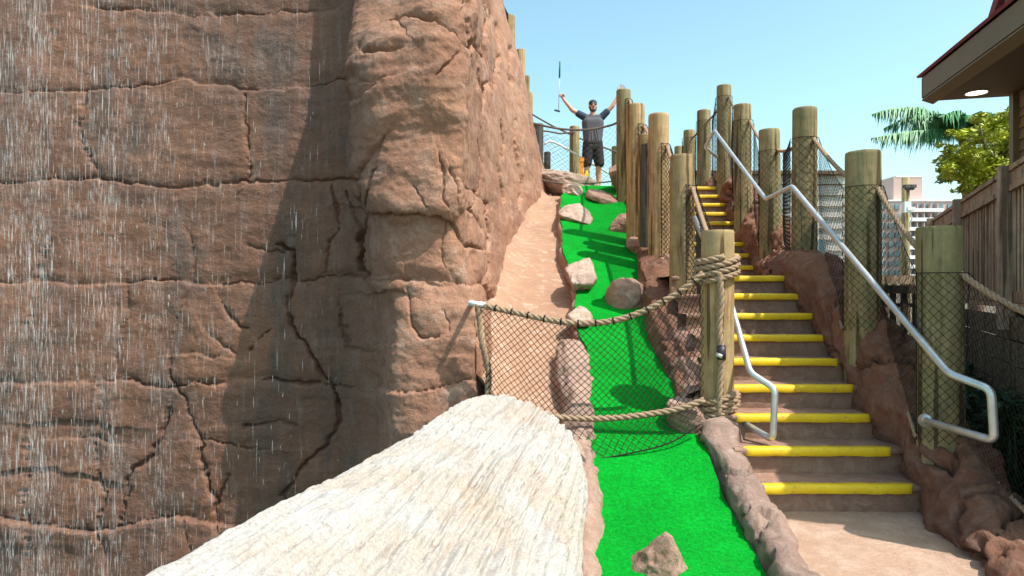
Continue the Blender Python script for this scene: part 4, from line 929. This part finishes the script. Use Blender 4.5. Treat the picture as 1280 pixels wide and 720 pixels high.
def leaf_cloud(m, blobs, n, size, seed, flat=.5):
    rs = np.random.RandomState(seed); B_ = np.array(blobs); wts = B_[:, 3]**2; wts /= wts.sum(); ii = rs.choice(len(B_), n, p=wts)
    d = rs.normal(size=(n, 3)); d /= np.linalg.norm(d, axis=1)[:, None]; rr = B_[ii, 3]*rs.uniform(.25, 1.0, n)**.6
    p = B_[ii, :3]+d*rr[:, None]*np.array((1,1,.62)); a = rs.normal(size=(n, 3)); a[:, 2] *= flat; a /= np.linalg.norm(a, axis=1)[:, None]
    b_ = np.cross(a, rs.normal(size=(n, 3))); b_ /= np.linalg.norm(b_, axis=1)[:, None]; s = size*rs.uniform(.6, 1.3, n)[:, None]
    V = np.stack([p-a*s, p+b_*s*.32, p+a*s, p-b_*s*.32], 1).reshape(-1, 3); m.add(V, np.arange(4*n).reshape(-1, 4))
te = empty('leafy_tree', (9.6,13,0), 'yellow green broadleaf tree between the palm and the building', 'tree')
bl = [(1213,196,.62),(1240,165,.55),(1262,150,.5),(1255,185,.6),(1228,222,.5),(1200,215,.42),(1188,188,.22),(1186,222,.28),(1248,212,.6),(1190,203,.25),(1206,168,.28),(1275,175,.7),(1280,215,.7),(1222,148,.22),(1180,212,.2),(1212,236,.3)]
blobs = []; rs = np.random.RandomState(5)
for a, b_, r in bl:
    c = P(a, b_, 12.8+rs.uniform(-.4, .6)); blobs.append((*c, r*.72))
    for k in range(7): blobs.append((*(c+rs.normal(0, 1, 3)*np.array((.42,.4,.28))*r), r*.34))
m = MB(); leaf_cloud(m, blobs, 15000, .058, 3); fin(m, 'crown', M['leaf'], te)
m = MB(); hub = np.array(P(1255,300,13)); m.tube([(hub[0],13,0),(hub[0]-.05,13,2.2),tuple(P(1245,240,13))], [.13,.1,.07], 12)
for a, b_, r in bl: m.tube([P(1247,250,13), (P(1247,230,13)+P(a,b_,12.9))/2+np.array((0,0,-.1)), P(a,b_,12.9)], [.06,.035,.012], 6)
fin(m, 'trunk', M['bark'], te)
# small pine sprig far behind the cliff posts
# dark planting under the deck
def blades(m, x0, x1, y0, y1, n, h, seed, zf):
    rs = np.random.RandomState(seed)
    for k in range(n):
        x, y = rs.uniform(x0, x1), rs.uniform(y0, y1); z = zf(x, y); hh = h*rs.uniform(.5, 1.2); a = rs.uniform(0, 2*math.pi); b_ = rs.uniform(.1, .45)*hh; w_ = rs.uniform(.006, .014)
        dx, dy = math.cos(a), math.sin(a); m.add([(x-dy*w_,y+dx*w_,z),(x+dy*w_,y-dx*w_,z),(x+dx*b_*.4+dy*w_*.8,y+dy*b_*.4-dx*w_*.8,z+hh*.65),(x+dx*b_,y+dy*b_,z+hh),(x+dx*b_*.4-dy*w_*.8,y+dy*b_*.4+dx*w_*.8,z+hh*.65)], [(0,1,2,4),(4,2,3)])
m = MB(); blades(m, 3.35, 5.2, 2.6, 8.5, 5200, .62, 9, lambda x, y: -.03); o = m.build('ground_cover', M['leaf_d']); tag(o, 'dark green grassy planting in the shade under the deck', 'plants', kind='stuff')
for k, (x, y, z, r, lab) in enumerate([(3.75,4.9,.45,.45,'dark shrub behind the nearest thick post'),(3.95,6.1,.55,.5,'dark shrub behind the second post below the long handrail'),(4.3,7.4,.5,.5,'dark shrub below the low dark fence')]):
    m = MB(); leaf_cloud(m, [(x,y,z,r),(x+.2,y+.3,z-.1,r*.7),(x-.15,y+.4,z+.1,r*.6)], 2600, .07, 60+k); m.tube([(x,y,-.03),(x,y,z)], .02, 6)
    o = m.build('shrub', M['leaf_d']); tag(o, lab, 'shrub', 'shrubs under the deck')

# ------------------------------------------------------------------ little orange thing by the man's foot
oe = empty('ball_stand', (1.42,12.75,3.45), 'orange and yellow plastic stand beside the left foot of the man', 'stand')
m = MB(); m.box(P(727,213,12.75), (.07,.07,.46)); m.box(P(727,200,12.75), (.09,.09,.08)); m.box(P(730,229.5,12.72), (.2,.12,.05)); fin(m, 'stand', M['orange'], oe, shade=False)
m = MB(); m.box(P(733,222,12.75), (.08,.08,.16)); m.tube([P(733,216.5,12.75), P(733,213,12.75)], .025, 10); fin(m, 'yellow_box', M['lemon'], oe, shade=False)

# ------------------------------------------------------------------ person
def capsule(m, a, b, ra, rb, n=14):
    a, b = np.array(a, float), np.array(b, float); L = np.linalg.norm(b-a); t = (b-a)/(L+1e-9); pts = []; rs = []
    for k in range(5): q = math.pi/2*(1-k/5.); pts.append(a-t*ra*math.sin(q)); rs.append(max(ra*math.cos(q), ra*.03))
    for k in range(7): pts.append(a+(b-a)*k/6); rs.append(ra+(rb-ra)*k/6)
    for k in range(1, 6): q = math.pi/2*k/5; pts.append(b+t*rb*math.sin(q)); rs.append(max(rb*math.cos(q), rb*.03))
    m.tube(pts, rs, n)
def ell(m, c, s, rz=0, n=16):
    bm = bmesh.new(); bmesh.ops.create_icosphere(bm, subdivisions=3, radius=1); V = np.array([v.co[:] for v in bm.verts])*np.array(s); f_ = [tuple(v.index for v in f.verts) for f in bm.faces]; bm.free(); m.add(V+np.array(c), f_)
def fuse(m, name, mat, parent, vox, sm=4):
    o = m.build(name, mat, parent); md = o.modifiers.new('r', 'REMESH'); md.mode = 'VOXEL'; md.voxel_size = vox; md.use_smooth_shade = True
    s = o.modifiers.new('s', 'SMOOTH'); s.factor = .5; s.iterations = sm
    dg = bpy.context.evaluated_depsgraph_get(); me = bpy.data.meshes.new_from_object(o.evaluated_get(dg)); o.modifiers.clear(); o.data = me
    me.polygons.foreach_set('use_smooth', [True]*len(me.polygons))
    if not me.materials: me.materials.append(mat)
    return o
pz = 3.455; pc = ((741-640)*12.9/F, 12.9, pz)
pe = empty('person', pc, 'man in grey t-shirt, black shorts and backward cap with both arms raised', 'person')
# local coordinates, facing -y (camera); x to the right of the photo
hipL, hipR = (-.10,0,.93), (.10,0,.93)
LA = dict(sh=(-.19,0,1.50), el=(-.42,-.04,1.62), wr=(-.60,-.07,1.83), ha=(-.64,-.075,1.93))
RA = dict(sh=(.19,0,1.50), el=(.39,-.04,1.70), wr=(.535,-.05,1.96), ha=(.575,-.055,2.06))
m = MB()
for s, (h, k, an) in enumerate([(hipL,(-.115,-.02,.50),(-.12,.02,.09)), (hipR,(.115,-.02,.50),(.125,.02,.09))]):
    capsule(m, h, k, .085, .058); capsule(m, k, ((k[0]+an[0])/2, .03, .34), .057, .062); capsule(m, ((k[0]+an[0])/2, .03, .34), an, .060, .038)
    capsule(m, (an[0], .04, .05), (an[0]*1.1, -.13, .035), .045, .036)
capsule(m, (-.06,0,.96), (.06,0,.96), .11, .11); capsule(m, (0,0,1.0), (0,0,1.3), .11, .115); capsule(m, (-.10,0,1.38), (.10,0,1.38), .10, .10)
capsule(m, (-.02,0,1.46), (.02,0,1.46), .08, .08); capsule(m, (0,0,1.48), (0,-.01,1.60), .062, .055)
ell(m, (0,-.01,1.715), (.076,.095,.105)); ell(m, (0,-.035,1.645), (.055,.065,.055)); ell(m, (0,-.108,1.70), (.013,.022,.022)); ell(m, (-.078,.0,1.70), (.012,.02,.032)); ell(m, (.078,.0,1.70), (.012,.02,.032))
capsule(m, (0,-.09,1.733), (0,-.108,1.70), .010, .013)
for A in (LA, RA):
    sg = -1 if A is LA else 1
    capsule(m, A['sh'], A['el'], .058, .042); capsule(m, A['el'], A['wr'], .043, .027)
    w_, h_2 = np.array(A['wr']), np.array(A['ha']); dv_ = (h_2-w_)/np.linalg.norm(h_2-w_); pr_ = np.array((dv_[2], 0, -dv_[0]))
    capsule(m, w_, w_+dv_*.03, .026, .028)
    for k in range(4): capsule(m, w_+dv_*.03+pr_*(k-1.5)*.012, w_+dv_*.09+pr_*(k-1.5)*.021, .015, .012)
    if A is RA:
        for k, ln in enumerate((.075,.09,.085,.065)):
            b0 = w_+dv_*.09+pr_*(k-1.5)*.021; fdv = dv_+pr_*(k-1.5)*.22; mid = b0+fdv*ln*.55; capsule(m, b0, mid, .0105, .0095, 8); capsule(m, mid, mid+fdv*ln*.45+np.array((0,-.012,0)), .0095, .0085, 8)
        tb = w_+dv_*.04-pr_*.03; tm = tb+(dv_*.5-pr_*.9)*.045; capsule(m, tb, tm, .013, .011, 8); capsule(m, tm, tm+(dv_*.8-pr_*.5)*.035, .011, .0095, 8)
    else:                                   # fingers curled round the putter shaft
        for k, ln in enumerate((.06,.07,.068,.055)):
            b0 = w_+dv_*.085+pr_*(k-1.5)*.02; m1 = b0+dv_*.022+np.array((0,-.022,0)); m2 = m1+np.array((-.012,-.022,-.016)); m3 = m2+np.array((-.004,.0,-.03))-dv_*.01
            capsule(m, b0, m1, .0105, .0100, 8); capsule(m, m1, m2, .0100, .0095, 8); capsule(m, m2, m3, .0095, .0085, 8)
        tb = w_+dv_*.035+pr_*.03; tm = tb+(dv_*.6+pr_*.4)*.04+np.array((0,-.022,0)); capsule(m, tb, tm, .013, .011, 8); capsule(m, tm, tm+dv_*.03+np.array((-.022,-.012,0)), .011, .0095, 8)
fuse(m, 'body', M['skin'], pe, .0065, 3)
m = MB()
for q in np.linspace(-1, 1, 7): capsule(m, (q*.068,0,1.0), (q*.10,0,1.37), .122, .125)
for q in np.linspace(-1, 1, 5): capsule(m, (q*.10,0,1.37), (q*.125,0,1.465), .125, .082)
for q in np.linspace(-1, 1, 5): capsule(m, (q*.06,0,.93), (q*.068,0,1.0), .132, .122)
for k in range(4): a = k*.9; capsule(m, (.11*math.cos(a), -.115, .98), (.07*math.cos(a+.5), -.125, 1.22), .016, .008)
shirt = fuse(m, 'shirt', M['shirt'], pe, .009, 3)
for A in (LA, RA):
    m = MB(); s0, e0 = np.array(A['sh']), np.array(A['el']); capsule(m, s0-(e0-s0)*.1, s0+(e0-s0)*.45, .078, .070)
    fuse(m, 'sleeve', M['navy'], pe, .009, 2)
m = MB()
capsule(m, (-.07,0,.95), (.07,0,.95), .135, .135); capsule(m, (-.085,0,.90), (-.125,-.01,.56), .125, .105); capsule(m, (.085,0,.90), (.13,-.01,.56), .125, .105)
fuse(m, 'shorts', M['shorts'], pe, .01, 3)
m = MB(); ell(m, (0,.0,1.765), (.085,.10,.075)); capsule(m, (-.05,.09,1.76), (.05,.09,1.76), .022, .022); fuse(m, 'cap', M['cap'], pe, .007, 2)
m = MB(); 
for s in (-1, 1): ell(m, (s*.034,-.098,1.728), (.030,.012,.020))
m.bar((-.03,-.104,1.733), (.03,-.104,1.733), .008, .008); m.bar((-.062,-.09,1.733), (-.08,.0,1.735), .006, .01); m.bar((.062,-.09,1.733), (.08,.0,1.735), .006, .01); m.build('sunglasses', M['shade'], pe)
m = MB(); ell(m, (0,-.088,1.655), (.020,.018,.026)); m.build('mouth', M['mouth'], pe)
m = MB(); ell(m, (0,-.052,1.612), (.048,.045,.034)); ell(m, (-.05,-.03,1.65), (.022,.04,.05)); ell(m, (.05,-.03,1.65), (.022,.04,.05)); ell(m, (0,.055,1.69), (.07,.055,.06)); fuse(m, 'beard', M['hair'], pe, .006, 2)
m = MB()
for s in (-1, 1): capsule(m, (s*.122,.045,.05), (s*.135,-.145,.035), .052, .044)
m.build('shoes', M['cap'], pe)
pu = empty('putter', (pc[0]-.655, 12.78, pz+1.95), 'golf putter with teal grip held upside down in the raised hand of the man', 'putter')
x = (700-640)*12.78/F
pts = lambda a, b_: [P(698.2+(a_-138)*-.028, a_, 12.79) for a_ in (a, b_)]
m = MB(); m.tube(pts(137, 93), .0065, 8); fin(m, 'shaft', M['steel'], pu); m = MB(); m.tube(pts(97, 77), .0165, 10); fin(m, 'grip', M['grip'], pu)
m = MB(); c = P(696.5,138.5,12.79); m.box(c, (.115,.03,.03), ry=.25); fin(m, 'head', M['cap'], pu, shade=False)
